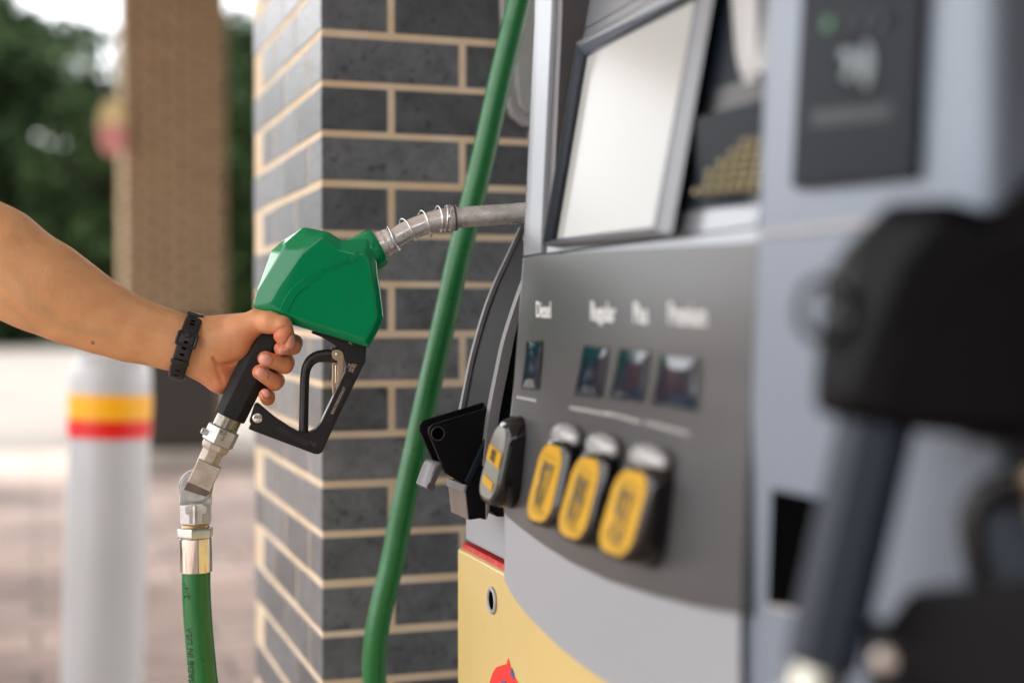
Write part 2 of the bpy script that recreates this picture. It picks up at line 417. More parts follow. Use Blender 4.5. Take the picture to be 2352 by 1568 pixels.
# dark cabinet at its foot
q = at(405, 731, far_d - 0.55)
tb = empty('litter_bin', (q.x, q.y, 0.15))
V, F = box_data((0, 0, 0.44), (0.60, 0.42, 0.88)); bev(link('bin_body', raw(V, F), M['dark_brown'], tb), 0.03)
V, F = box_data((0, 0, 0.935), (0.64, 0.46, 0.10)); bev(link('lid', raw(V, F), M['dark_brown'], tb), 0.04)
V, F = box_data((0, -0.215, 0.76), (0.34, 0.02, 0.13)); link('opening', raw(V, F), M['hole'], tb)
tag(tb, 'dark brown square litter bin at the foot of the far brown brick column', 'litter bin')
# round sign on the far column's left side
sp = at(258, 293, far_d - 0.1)
sg = empty('column_sign', (sp.x, sp.y, sp.z))
def ell(cx, cz, a, b, y0, y1, n=28, z0=-9, z1=9):
    P = []
    for k in range(n):
        t = 2 * math.pi * k / n; c_, s_ = math.cos(t), math.sin(t)
        P.append((cx + a * math.copysign(abs(c_) ** 0.75, c_), max(z0, min(z1, cz + b * math.copysign(abs(s_) ** 0.75, s_)))))
    V = [(p[0], y0, p[1]) for p in P] + [(p[0], y1, p[1]) for p in P]; n = len(P)
    return V, [tuple(range(n))] + [tuple(range(n, 2 * n))[::-1]] + [(i, (i + 1) % n, n + (i + 1) % n, n + i) for i in range(n)]
M['sign_cream'] = mat('sign_cream', srgb(205, 190, 140), 0.5); M['sign_pink'] = mat('sign_pink', srgb(200, 135, 130), 0.5)
link('sign_top', raw(*ell(0, 0, 0.105, 0.215, -0.03, 0.03, z0=0.02)), M['sign_cream'], sg)
link('sign_bottom', raw(*ell(0, 0, 0.105, 0.215, -0.03, 0.03, z1=0.018)), M['sign_pink'], sg)
link('bracket', raw(*box_data((0.12, 0, 0), (0.10, 0.02, 0.04))), M['dark_brown'], sg)
tag(sg, 'small rounded cream and pink sign on the left edge of the far brown column', 'sign')

# ---------------------------------------------------------------- blue car added out of view left of the pump to shape the reflections
def car():
    root = empty('added_car', (-3.3, 5.4, 0)); rx = lambda V: [Vector(v) for v in V]
    low = [(-2.2, .35), (-2.25, .75), (-2.1, .92), (-1.1, 1.0), (1.45, 1.0), (2.05, .9), (2.2, .7), (2.2, .38), (1.8, .28), (-1.8, .28)]
    V = []; n = len(low)
    for (x_, k_) in ((-.88, 1), (.88, 1)):
        for (y, z) in low: V.append((x_, y, z))
    F = [tuple(range(n)), tuple(range(n, 2 * n))[::-1]] + [(i, (i + 1) % n, n + (i + 1) % n, n + i) for i in range(n)]
    bev(link('body', raw(V, F), M['car_blue'], root), .09, 4, 20)
    hi = [(-1.15, .96), (-.45, 1.40), (.75, 1.42), (1.5, .96)]; V = []
    for sx_ in (-1, 1):
        for (y, z) in hi: V.append((sx_ * (.84 if z < 1 else .62), y, z))
    n = 4; F = [(0, 1, 2, 3), (7, 6, 5, 4)] + [(i, (i + 1) % n, n + (i + 1) % n, n + i) for i in range(n)]
    bev(link('windows', raw(V, F), M['shop_glass'], root), .04, 3, 20)
    bev(link('roof', raw(*box_data((0, .15, 1.425), (1.22, 1.2, .04))), M['car_blue'], root), .018)
    for y in (-1.4, 1.35):
        for sx_ in (-1, 1):
            wr = link('tyre', raw(*sweep_data([Vector((sx_ * .70, y, .33)), Vector((sx_ * .9, y, .33))], .33, 32, ref=(0, 0, 1))), M['black_plain'], root, True, 40)
            link('rim', raw(*sweep_data([Vector((sx_ * .86, y, .33)), Vector((sx_ * .905, y, .33))], .21, 20, ref=(0, 0, 1))), M['zinc'], wr, True, 40)
    for sx_ in (-1, 1): bev(link('headlight', raw(*box_data((sx_ * .62, -2.2, .68), (.34, .10, .14))), M['white_plastic'], root), .03)
    tag(root, 'dark blue car added out of view on the left for the reflections in the pump', 'car')
car()
# ---------------------------------------------------------------- bollard
b0 = at(244, 1568, 3.75); dist_b = 3.75
bx = at(237, 1000, dist_b)
bl = empty('bollard', (bx.x, bx.y, 0.0)); SB = FPX / dist_b
def bz(y): return CAMH + (731 - y) / SB
rB = 0.5 * 182 / SB
def lathe(prof, n=48):
    V = []; F = []
    for (r, z) in prof:
        for k in range(n): V.append((r * math.cos(2 * math.pi * k / n), r * math.sin(2 * math.pi * k / n), z))
    for i in range(len(prof) - 1):
        for k in range(n): F.append((i * n + k, i * n + (k + 1) % n, (i + 1) * n + (k + 1) % n, (i + 1) * n + k))
    F.append(tuple(range(n))[::-1]); F.append(tuple((len(prof) - 1) * n + k for k in range(n)))
    return V, F
ztop = bz(806)
link('post', raw(*lathe([(rB, -0.02), (rB, ztop - 0.07), (rB * .96, ztop - 0.035), (rB * .8, ztop - 0.012), (rB * .45, ztop - 0.002), (0.01, ztop)])), M['post_paint'], bl, True, 40)
link('yellow_band', raw(*lathe([(rB + .003, bz(960)), (rB + .003, bz(903))])), M['band_yellow'], bl, True, 40)
link('red_band', raw(*lathe([(rB + .003, bz(1002)), (rB + .003, bz(960) - 0.001)])), M['band_red'], bl, True, 40)
bl.rotation_euler = (0, R(1.9), 0)
bl.location.x -= 0.012
tag(bl, 'white round bollard with a yellow and a red band, left of the hose', 'bollard')

# ---------------------------------------------------------------- trees
def tree_mesh(seed, h, cr, nleaf, leaf):
    r = np.random.default_rng(seed); rr = random.Random(seed)
    parts = []; tips = []
    base = [Vector((0, 0, -0.1)), Vector((rr.uniform(-.2, .2), 0, h * .25)), Vector((rr.uniform(-.3, .3), rr.uniform(-.3, .3), h * .55)), Vector((rr.uniform(-.4, .4), rr.uniform(-.4, .4), h * .85))]
    cm = catmull(base, 5); parts.append(sweep_data(cm, [0.035 * h * (1 - .85 * i / (len(cm) - 1)) + .02 for i in range(len(cm))], 8, ref=(1, 0, 0)))
    for k in range(11):
        t = rr.uniform(.12, .9); p0 = cm[int(t * (len(cm) - 1))]; a = rr.uniform(0, 6.28); l = cr * rr.uniform(.5, 1.0) * (1.1 - .5 * t)
        p2 = p0 + Vector((math.cos(a) * l, math.sin(a) * l, l * rr.uniform(.1, .7))); pm = (p0 + p2) / 2 + Vector((0, 0, .1 * l))
        parts.append(sweep_data(catmull([p0, pm, p2], 3), [.012 * h * (1 - i / 8) + .015 for i in range(7)], 6, ref=(0.1, 0.2, 1)))
        tips += [p2, pm]
    trunk = raw(*join_data(parts))
    cs = []
    for k in range(58):
        a = rr.uniform(0, 6.28); z = rr.uniform(.10, 1.0); rad = cr * math.sqrt(max(0.05, 1 - (abs(z - .45) / .62) ** 2)) * rr.uniform(.35, 1.0)
        cs.append((math.cos(a) * rad, math.sin(a) * rad, z * h, rr.uniform(.35, .85) * cr * .36))
    for p in tips: cs.append((p.x, p.y, p.z, .3 * cr))
    cs = np.array(cs); idx = r.integers(0, len(cs), nleaf); c = cs[idx]
    d = r.normal(size=(nleaf, 3)); d /= np.linalg.norm(d, axis=1)[:, None]
    P = c[:, :3] + d * (c[:, 3:4] * r.uniform(.4, 1.05, (nleaf, 1))) * np.array([1, 1, .75])
    a = r.normal(size=(nleaf, 3)); a /= np.linalg.norm(a, axis=1)[:, None]; b = np.cross(a, r.normal(size=(nleaf, 3))); b /= np.linalg.norm(b, axis=1)[:, None]
    s = leaf * r.uniform(.6, 1.3, (nleaf, 1))
    V = np.empty((nleaf, 4, 3)); V[:, 0] = P - a * s; V[:, 1] = P + b * s * .55; V[:, 2] = P + a * s; V[:, 3] = P - b * s * .55
    me = bpy.data.meshes.new('crown'); me.vertices.add(nleaf * 4); me.vertices.foreach_set('co', V.astype(np.float32).ravel())
    me.loops.add(nleaf * 4); me.loops.foreach_set('vertex_index', np.arange(nleaf * 4, dtype=np.int32))
    me.polygons.add(nleaf); me.polygons.foreach_set('loop_start', np.arange(0, nleaf * 4, 4, dtype=np.int32)); me.update(calc_edges=True)
    return trunk, me
kinds = [tree_mesh(3, 8.8, 3.6, 17000, .19), tree_mesh(8, 6.6, 4.0, 17000, .19), tree_mesh(15, 11.5, 3.4, 9000, .17)]
for i, (_, cme) in enumerate(kinds): cme.materials.append(M['leaf_a' if i != 1 else 'leaf_b'])
for i, (tme, _) in enumerate(kinds): tme.materials.append(M['bark'])
spots = [(-4.2, 34, 1, .95, 'bushy mid green tree at the left edge, low down behind the arm'),
         (-0.6, 38, 0, .95, 'dark green tree showing above the forearm, under the bright sky gaps'),
         (2.3, 33, 1, .80, 'bushy green tree just left of the far brown column'),
         (4.6, 37, 0, .92, 'dark green tree half hidden behind the far brown column'),
         (7.4, 35, 1, 1.0, 'green tree in the gap between the brown and the charcoal column'),
         (-8.5, 37, 0, .95, 'dark tree beyond the left edge of the view'),
         (11.5, 36, 0, 1.0, 'dark tree hidden behind the charcoal column'),
         (-1.8, 52, 2, 1.0, 'tall thin tree with sky showing through its top, upper left'),
         (16, 37, 1, 1.1, 'bushy tree behind the dispenser'), (21, 38, 0, 1.1, 'dark tree far right behind the dispenser')]
for (x, y, k, s, lab) in spots:
    x, y, s = x * 1.85, y * 1.85, s * 1.85
    t = empty('tree', (x, y, 0)); t.scale = (s, s, s); t.rotation_euler.z = random.uniform(0, 6)
    link('trunk', kinds[k][0], None, t); link('crown', kinds[k][1], None, t)
    tag(t, lab, 'tree', 'trees beyond the forecourt')
# undergrowth
def shrub_row():
    n = 26000; r = rng
    X = r.uniform(-30, 48, n); hgt = 3.4 + 1.3 * np.sin(X * .7) + .9 * np.sin(X * 1.7 + 1)
    Y = r.uniform(60, 66, n); Z = r.uniform(0, 1, n) ** .8 * hgt
    P = np.stack([X, Y, Z], 1); a = r.normal(size=(n, 3)); a /= np.linalg.norm(a, axis=1)[:, None]
    b = np.cross(a, r.normal(size=(n, 3))); b /= np.linalg.norm(b, axis=1)[:, None]; s = .33
    V = np.stack([P - a * s, P + b * s * .6, P + a * s, P - b * s * .6], 1)
    me = bpy.data.meshes.new('undergrowth'); me.vertices.add(n * 4); me.vertices.foreach_set('co', V.astype(np.float32).ravel())
    me.loops.add(n * 4); me.loops.foreach_set('vertex_index', np.arange(n * 4, dtype=np.int32))
    me.polygons.add(n); me.polygons.foreach_set('loop_start', np.arange(0, n * 4, 4, dtype=np.int32)); me.update(calc_edges=True)
    o = link('undergrowth', me, M['leaf_a']); tag(o, 'dark green undergrowth along the foot of the far trees', 'undergrowth', None, 'stuff')
shrub_row()

# ================================================================ NOZZLE
YAW = R(10)
S0 = 1.556
def nozzle_matrix():
    o = at(735, 640, S0)
    zr = -Fw; xr = Rt.copy(); yr = Up.copy()
    rot = Matrix.Rotation(YAW, 3, yr)      # plate normal turns to the right, spout end swings away
    xr = rot @ xr; zr = rot @ zr
    return Matrix(((xr.x, yr.x, zr.x, o.x), (xr.y, yr.y, zr.y, o.y), (xr.z, yr.z, zr.z, o.z), (0, 0, 0, 1)))
NM = nozzle_matrix(); NI = NM.inverted()
def NZ(x, y, w=0.0):
    a = NI @ EYE; b = NI @ (EYE + ray(x, y)); d = b - a; t = (w - a.z) / d.z; p = a + d * t
    return Vector((p.x, p.y, w))
def scl(p): # pixels per metre at a nozzle-local point
    return FPX / ((NM @ Vector(p)) - EYE).dot(Fw)

def build_nozzle(name, covermat, label, full=True):
    root = empty(name)
    # ---- cover
    W1 = 0.023
    outl = [(697, 521), (756, 533), (785, 552), (802, 551), (846, 549), (866, 600), (868, 630), (874, 668), (882, 732), (868, 761), (847, 799), (787, 780), (677, 747), (587, 710), (581, 701), (590, 670), (646, 580), (652, 562)]
    wo_ = [.020, .020, .021, .021, .021, .021, .021, .022, .022, .022, .021, .021, .021, .019, .018, .019, .020, .020]
    inn = [(702, 541), (741, 541), (780, 572), (802, 578), (838, 582), (850, 606), (854, 634), (860, 672), (866, 728), (856, 752), (838, 782), (790, 766), (690, 736), (648, 718), (618, 696), (634, 668), (698, 577), (676, 568)]
    wi_ = [.0228] + [.028] * 13 + [.0258, .0258, .028, .0232]
    n = len(outl)
    O = [NZ(x, y, wv) for (x, y), wv in zip(outl, wo_)]; I = [NZ(x, y, wv) for (x, y), wv in zip(inn, wi_)]
    rear = [(697, 521), (756, 533), (785, 552), (802, 551), (846, 549), (866, 600), (868, 630), (874, 668), (882, 732), (868, 761), (847, 799), (787, 780), (677, 747), (587, 712), (583, 700), (590, 668), (621, 574), (652, 548)]
    V = list(O) + list(I) + [Vector((p.x, p.y, -p.z)) for p in O] + [Vector((p.x, p.y, -p.z)) for p in I]
    # middle ridge ring (w = 0), a little prouder at the rear edge
    mid = []
    for i, p in enumerate(O):
        qx, qy = rear[i]; m_ = NZ(qx, qy, 0.010); mid.append(Vector((m_.x, m_.y, 0)))
    cgx = sum(p.x for p in O) / n; cgy = sum(p.y for p in O) / n
    mid = [Vector((cgx + (m.x - cgx) * 1.0 , cgy + (m.y - cgy) * 1.0, 0)) for m in mid]
    base = len(V); V += mid
    F = []
    for i in range(n):
        j = (i + 1) % n
        F.append((i, j, n + j, n + i)); F.append((2 * n + i, 3 * n + i, 3 * n + j, 2 * n + j))
        F.append((i, base + i, base + j, j)); F.append((2 * n + i, 2 * n + j, base + j, base + i))
    for o_, rev in ((n, False), (3 * n, True)):
        for f_ in ([1, 2, 3, 4, 5, 6, 7, 8, 9, 10, 11, 12, 13, 16], [13, 14, 15, 16], [16, 17, 0, 1]):
            f_ = [o_ + q_ for q_ in f_]; F.append(tuple(f_[::-1] if rev else f_))
    c = link('cover', raw(V, F), covermat, root); bev(c, 0.0030, 4, 9)
    # socket collar for the spout
    p0, p1 = NZ(796, 605), NZ(871, 566)
    ax = (p1 - p0).normalized(); p1 = p0 + ax * ((p1 - p0).length)
    sk = [p0 - ax * .01, p0 + ax * .018, p1 - ax * .012, p1 - ax * .003, p1]
    link('spout_collar', raw(*sweep_data(sk, [.0225, .0225, .0228, .0222, .0200], 40)), covermat, root, True, 40)
    # raised marks on the cover
    def strip(pts, wpx, w0):
        w0 = w0 if isinstance(w0, list) else [w0] * len(pts)
        P = [NZ(x, y, w_) for (x, y), w_ in zip(pts, w0)]; P = catmull(P, 6); r_ = wpx / 2 / 2100
        return sweep_data(P, [(0.0006, r_)] * len(P), ref=(0, 0, 1), sec=[(1, 1), (1, -1), (-1, -1), (-1, 1)])
    mk = [strip([(651, 716), (663, 690), (681, 665), (704, 648)], 19, .0281), strip([(808, 600), (818, 588), (836, 581), (852, 575)], 14, [.0281, .0279, .0262, .0225])]
    for k_ in mk: o = link('raised_band', raw(*k_), covermat, root); bev(o, 0.0004, 2)
    xd = NZ(790, 607, .029) - NZ(712, 643, .029)
    for ch, (x, y), ang in (('O', (722, 638), 20), ('P', (744, 625), 24), ('W', (773, 612), 17)):
        me = text_mesh(ch, 0.0108, 0.0005, bold=.0001); me.transform(Matrix.Diagonal((1.35, 1, 1, 1)))
        d = Vector((math.cos(R(ang + 2)), math.sin(R(ang + 2)), 0)); place(me, NZ(x, y, .0283), d, Vector((-d.y, d.x, 0)))
        link('raised_letter', me, covermat, root)
    lines = []
    for k, hw in ((-2, 2), (-1, 5), (0, 8), (1, 5), (2, 2)):
        if k == 0: continue
        c_ = NZ(799, 600 - k * 3.2, .0283); lines.append(box_data(c_, (hw * 2 / 2100, .0008, .0009), (Vector((.93, .36, 0)), Vector((-.36, .93, 0)), Vector((0, 0, 1)))))
    link('raised_emblem', raw(*join_data(lines)), covermat, root)
    # ---- grip: eight sided tube
    g0, g1 = NZ(527.5, 958), NZ(640, 725)
    gx = (g1 - g0).normalized()
    sec = []
    for (a, b) in ((1, .42), (.62, .86), (-.62, .86), (-1, .42), (-1, -.42), (-.62, -.86), (.62, -.86), (1, -.42)): sec.append((a, b))
    # first coordinate runs along ref (w), second across
    gp = [g0, g0 + gx * .002, g0 + gx * .05, g1]
    o = link('grip', raw(*sweep_data(gp, [(.0150, .0188), (.0158, .0198), (.0160, .0203), (.0160, .0205)], ref=(0, 0, 1), sec=sec)), M['black_cast'], root); bev(o, .0035, 3, 15)
    # ---- guard
    poly = [(570, 985), (577, 973), (572, 968), (584, 930), (588, 925), (594, 927), (606, 937), (631, 958), (666, 981), (685, 991), (697, 993.5), (710, 992), (725, 985), (738, 970), (766, 911), (793, 853), (795, 841), (788, 814), (769, 792), (740, 774), (715, 764), (730, 745), (842, 775), (842, 799), (840, 830), (831, 847), (771, 970), (746, 1026), (741, 1038), (731, 1043.5), (721, 1042)]
    P = [NZ(x, y, .0125) for x, y in poly]
    o = link('hand_guard', raw(*prism_data([(p.x, p.y) for p in P], -.0125, .0125)), M['black_cast'], root); bev(o, .0022, 3, 25)
    # raised flat at the upper joint and recessed label fields (thin raised frames)
    def field(pts, w0, th=.0004, m_=M['black_plain'], nm='label_field'):
        P = [NZ(x, y, w0) for x, y in pts]; oo = link(nm, raw(*prism_data([(p.x, p.y) for p in P], w0, w0 + th)), m_, root); return oo
    field([(795.5, 867.5), (807.5, 874.5), (758.5, 971), (748.5, 965)], .01245)
    field([(636, 977), (711, 1012.5), (706, 1024.5), (630.5, 987)], .01245)
    # ---- lever
    lv = catmull([NZ(697, 996), NZ(697.5, 960), NZ(699, 900), NZ(701, 858), NZ(708, 836), NZ(722, 822), NZ(742, 817), NZ(768, 817)], 7)
    nn = len(lv); rr_ = [(.0075, (.0050 + .0024 * max(0, (i / nn - .45) / .55))) for i in range(nn)]
    rs = [(.7, 1), (1, .6), (1, -.6), (.7, -1), (-.7, -1), (-1, -.6), (-1, .6), (-.7, 1)]
    o = link('lever', raw(*sweep_data(lv, rr_, ref=(0, 0, 1), sec=rs)), M['black_plain'], root, True, 50)
    gv = lv[3:-3]
    o = link('lever_rib', raw(*sweep_data([p + Vector((0, 0, .0078)) for p in gv], .0012, 8, ref=(0, 0, 1))), M['black_plain'], root, True, 50)
    V, F = prism_data([tuple(NZ(x, y)[:2]) for x, y in ((761, 798), (775, 798), (775, 832), (761, 832))], -.0085, .0085)
    o = link('lever_pivot', raw(V, F), M['black_plain'], root); bev(o, .001)
    # ---- latch
    L = [(762, 812), (764, 806), (770, 803), (778, 803), (785, 807), (789, 814), (789.5, 822), (789, 848), (784, 866), (780, 880), (776, 880), (775, 860), (776, 838), (775.5, 828), (770, 827), (764, 822)]
    P = [NZ(x, y, .013) for x, y in L]; o = link('latch_plate', raw(*prism_data([(p.x, p.y) for p in P], .0112, .0128)), M['chromate'], root); bev(o, .0004, 2)
    L = [(763, 834), (768, 832), (775, 836), (775, 880), (770, 883), (767, 905), (764.5, 908), (762.5, 880)]
    P = [NZ(x, y, .010) for x, y in L]; o = link('latch_clip', raw(*prism_data([(p.x, p.y) for p in P], .006, .0098)), M['chromate'], root); bev(o, .0006, 2)
    P = [NZ(x, y, .010) for x, y in ((769.5, 838), (775, 838), (775, 880), (769.5, 880))]
    o = link('latch_pin', raw(*prism_data([(p.x, p.y) for p in P], .0099, .0118)), M['nickel'], root); bev(o, .0008, 2)
    def disc(name, x, y, w0, w1, rpx, m_, dome=.0):
        c_ = NZ(x, y, w1); r_ = rpx / 2100; c0 = Vector((c_.x, c_.y, w0)); c1 = Vector((c_.x, c_.y, w1))
        return link(name, raw(*sweep_data([c0, c1 - Vector((0, 0, .0006)), c1 - Vector((0, 0, .0002)), c1], [r_, r_, r_ * .9, r_ * .75], 28, ref=(1, 0, 0))), m_, root, True, 40)
    disc('rivet', 773.7, 813.5, .0125, .0142, 4.2, M['wire']); disc('guard_bolt', 591.5, 960, .0115, .0142, 11, M['nickel'])
    for (cx_, cy_, r1) in ((596, 965, 3.2),):
        c_ = NZ(cx_, cy_, .0142); me = raw(*sweep_data([c_ + Vector((math.cos(t) * r1 / 2100, math.sin(t) * r1 / 2100, 0)) for t in [k * 2 * math.pi / 16 for k in range(17)]], .0003, 6)); link('bolt_mark', me, M['zinc'], root)
    c_ = NZ(591, 956, .0143); me = text_mesh('OPW', .0034, .0002); place(me, c_, (.95, -.3, 0), (.3, .95, 0)); link('bolt_lettering', me, M['zinc'], root)
    # pale metal strip for the line of reflection on the guard's far inner lip
    lip = catmull([NZ(767, 908, -.004), NZ(748, 947, -.004), NZ(735, 976, -.004), NZ(722, 990, -.004)], 6)
    link('guard_lip_glint', raw(*sweep_data(lip, [(.007, .0011)] * len(lip), ref=(0, 0, 1), sec=rs)), M['zinc'], root, True, 40)
    # ---- threads and swivel
    ax = -gx; side = Vector((ax.y, -ax.x, 0))         # along the axis downward
    sx = Vector((gx.y, -gx.x, 0))
    def hexs(n=6, ph=0): return [(math.cos(2 * math.pi * k / n + ph), math.sin(2 * math.pi * k / n + ph)) for k in range(n)]
    th = []; rad = []
    for k in range(15):
        th += [g0 + ax * (.001 * k), g0 + ax * (.001 * k + .0005)]; rad += [.0135, .0146]
    link('thread', raw(*sweep_data(th, rad, 28)), M['nickel'], root, True, 60)
    h0 = g0 + ax * .013; h1 = h0 + ax * .0185
    o = link('hex_nut', raw(*sweep_data([h0, h0 + ax * .001, h1 - ax * .001, h1], [.0175, .0185, .0185, .0175], ref=(0, 0, 1), sec=hexs(6, R(12)))), M['zinc'], root); bev(o, .0006, 2, 20)
    me = text_mesh('REMOVE\nBY', .0042, .0002); c_ = NZ(512, 995, .0178); place(me, c_, -sx * .0 + ax, sx); link('nut_lettering', me, M['darkgrey'], root)
    lg = NZ(470, 991, .004); o = link('nut_lug', raw(*box_data(lg, (.008, .006, .012), (sx, ax, Vector((0, 0, 1))))), M['zinc'], root); bev(o, .001)
    disc('lug_screw', 466, 989.5, .010, .0112, 3.0, M['nickel'])
    n0 = NZ(501, 1017); cpt = lambda x, y, w=0: NZ(x, y, w)
    o = link('swivel_neck', raw(*sweep_data([h1, h1 + ax * .004, h1 + ax * .007, h1 + ax * .009, h1 + ax * .028], [.0163, .0163, .0150, .0125, .0122], ref=(0, 0, 1), sec=hexs(8, R(22.5)))), M['sandcast'], root); bev(o, .001, 2, 15)
    bc = NZ(470, 1089, .004)
    V, F = box_data(bc, (.0262, .0270, .024), (sx, ax, Vector((0, 0, 1)))); o = link('swivel_block', raw(V, F), M['sandcast'], root); bev(o, .0012)
    # slanting underside of the block
    a1, a2 = bc + ax * .0136 - sx * .0131, bc + ax * .0136 + sx * .0131
    V = [a1 + Vector((0, 0, .0116)), a2 + Vector((0, 0, .0116)), a2 + ax * .007 - sx * .002 + Vector((0, 0, .004)), a1 + ax * .010 + Vector((0, 0, .004)),
         a1 + Vector((0, 0, -.011)), a2 + Vector((0, 0, -.011)), a2 + ax * .007 - sx * .002 + Vector((0, 0, -.011)), a1 + ax * .010 + Vector((0, 0, -.011))]
    o = link('swivel_foot', raw(V, [(0, 1, 2, 3), (4, 7, 6, 5), (0, 4, 5, 1), (1, 5, 6, 2), (2, 6, 7, 3), (3, 7, 4, 0)]), M['brown_steel'], root); bev(o, .001)
    dc = NZ(450, 1117, 0); r_ = 38.5 / 2100
    o = link('swivel_disc', raw(*sweep_data([dc + Vector((0, 0, z)) for z in (-.012, -.011, .003, .0045, .0045, .0065)], [r_ * .95, r_, r_, r_ * .96, r_ * .88, r_ * .84], 40, ref=(1, 0, 0))), M['zinc'], root, True, 35)
    dn = Vector((0, -1, 0))
    l0 = NZ(450, 1150); 
    V, F = prism_data([tuple(NZ(x, y)[:2]) for x, y in ((414, 1120), (486, 1120), (487, 1158), (412, 1158))], -.011, .003); o = link('swivel_cheek', raw(V, F), M['zinc'], root); bev(o, .001)
    l0 = NZ(449.5, 1156); l1 = NZ(450, 1202)
    o = link('swivel_body', raw(*sweep_data([l0, l0.lerp(l1, .03), l0.lerp(l1, .95), l1], [.0172, .0186, .0186, .0165], ref=(0, 0, 1), sec=hexs(6, 0))), M['zinc'], root); bev(o, .001, 2, 20)
    ar = [(423, 1165), (436, 1157), (466, 1157), (477, 1165), (474, 1180), (466, 1180), (465, 1202), (434, 1202), (433, 1180), (426, 1180)]
    P = [NZ(x, y, .0158) for x, y in ar]; o = link('swivel_tab', raw(*prism_data([(p.x, p.y) for p in P], .006, .0172)), M['zinc'], root); bev(o, .0007)
    link('swivel_thread', raw(*sweep_data([NZ(449, 1200), NZ(449, 1204), NZ(449, 1206), NZ(449, 1209), NZ(449, 1213)], [.0135, .0150, .0140, .0152, .0140], 28)), M['chromate'], root, True, 60)
    t0, t1 = NZ(448.5, 1210), NZ(448.5, 1234)
    o = link('hose_nut', raw(*sweep_data([t0, t0.lerp(t1, .12), t0.lerp(t1, .88), t1], [.0185, .0202, .0202, .0185], ref=(0, 0, 1), sec=hexs(6, R(8)))), M['zincblue'], root); bev(o, .0009, 2, 20)
    t0, t1 = NZ(448.7, 1233), NZ(450.5, 1312)
    link('hose_sleeve', raw(*sweep_data([t0, t0.lerp(t1, .01), t0.lerp(t1, .03), t0.lerp(t1, .97), t1], [.0150, .0165, .0172, .0173, .0170], 40)), M['nickel'], root, True, 40)
    # ---- spout
    cl_ = [(862, 571), (886, 559), (906, 549), (941, 529), (976, 514.5), (1013, 504), (1048, 500.5), (1107, 496), (1195, 490), (1300, 483)]
    pp = catmull([NZ(x, y) for x, y in cl_], 8); cum = [0]
    for a, b in zip(pp, pp[1:]): cum.append(cum[-1] + (b - a).length)
    tot = cum[-1]
    def rads(s): return .0158 if s < .012 else (.0150 if s < .019 else (.0150 + (.0117 - .0150) * min(1, (s - .019) / .004)))
    link('spout', raw(*sweep_data(pp, [rads(s) for s in cum], 32)), M['alu'], root, True, 50)
    def along(s):
        for i in range(len(cum) - 1):
            if cum[i + 1] >= s:
                f = (s - cum[i]) / (cum[i + 1] - cum[i]); return pp[i].lerp(pp[i + 1], f), (pp[i + 1] - pp[i]).normalized()
        return pp[-1], (pp[-1] - pp[-2]).normalized()
    def snear(x, y):
        t = NZ(x, y); return min(range(len(pp)), key=lambda i: (pp[i] - t).length)
    fs = [cum[snear(x, y)] for x, y in ((886, 559), (901, 551), (941, 529), (979, 513), (1014, 504), (1024, 502), (1028, 501.6))]
    hel = []
    for k in range(int((len(fs) - 1) * 28) + 1):
        u = k / 28; i = min(int(u), len(fs) - 2); s = fs[i] + (fs[i + 1] - fs[i]) * (u - i)
        c_, t_ = along(s); a = Vector((0, 0, 1)); b = t_.cross(a); ph = 2 * math.pi * u
        hel.append(c_ + (a * math.cos(ph) + b * math.sin(ph)) * .0152 + t_ * .004 * math.sin(ph) * -1)
    link('spring', raw(*sweep_data(hel, .00095, 8, ref=(.3, .2, 1))), M['wire'], root, True, 60)
    c0, t_ = along(cum[snear(1029, 501.5)])
    link('spout_ring', raw(*sweep_data([c0, c0 + t_ * .0005, c0 + t_ * .003, c0 + t_ * .006, c0 + t_ * .0095, c0 + t_ * .010], [.0145, .0150, .0150, .0142, .0142, .0125], 32)), M['alu'], root, True, 40)
    link('spout_band', raw(*sweep_data([c0 + t_ * .0062, c0 + t_ * .0085], .0144, 32)), M['darkgrey'], root, True, 40)
    if full:
        d = (NZ(787, 893, .013) - NZ(762, 945, .013)).normalized()
        me = text_mesh('05027085250657', .0041, .00012, 1.12); place(me, NZ(777, 920, .0130), d, Vector((-d.y, d.x, 0))); link('serial_number', me, M['white_ink'], root)
        for s_, (x, y) in (('118', (801, 840)), ('DIESEL', (806.5, 843.5)), ('(80-85)', (812.5, 845.5))):
            me = text_mesh(s_, .0034, .00012); d2 = Vector((.42, .9, 0)); place(me, NZ(x, y, .0127), d2, Vector((-d2.y, d2.x, 0))); link('engraving', me, M['white_ink'], root)
        me = text_mesh('7', .006, .0001); d2 = Vector((.42, .9, 0)); place(me, NZ(806, 789, .0127), d2, Vector((-d2.y, d2.x, 0))); link('engraving', me, M['white_ink'], root)
        me = text_mesh('SN', .006, .0001); d2 = Vector((-.9, .42, 0)); place(me, NZ(719, 1018, .0127), d2, Vector((-d2.y, d2.x, 0))); link('engraving', me, M['darkgrey'], root)
        # ribs moulded in the rear edge of the cover
    tag(root, label, 'fuel nozzle')
    return root
noz = build_nozzle('fuel_nozzle', M['green_plastic'], 'green fuel nozzle with black hand guard and metal spout, gripped by the hand')
noz.matrix_world = NM

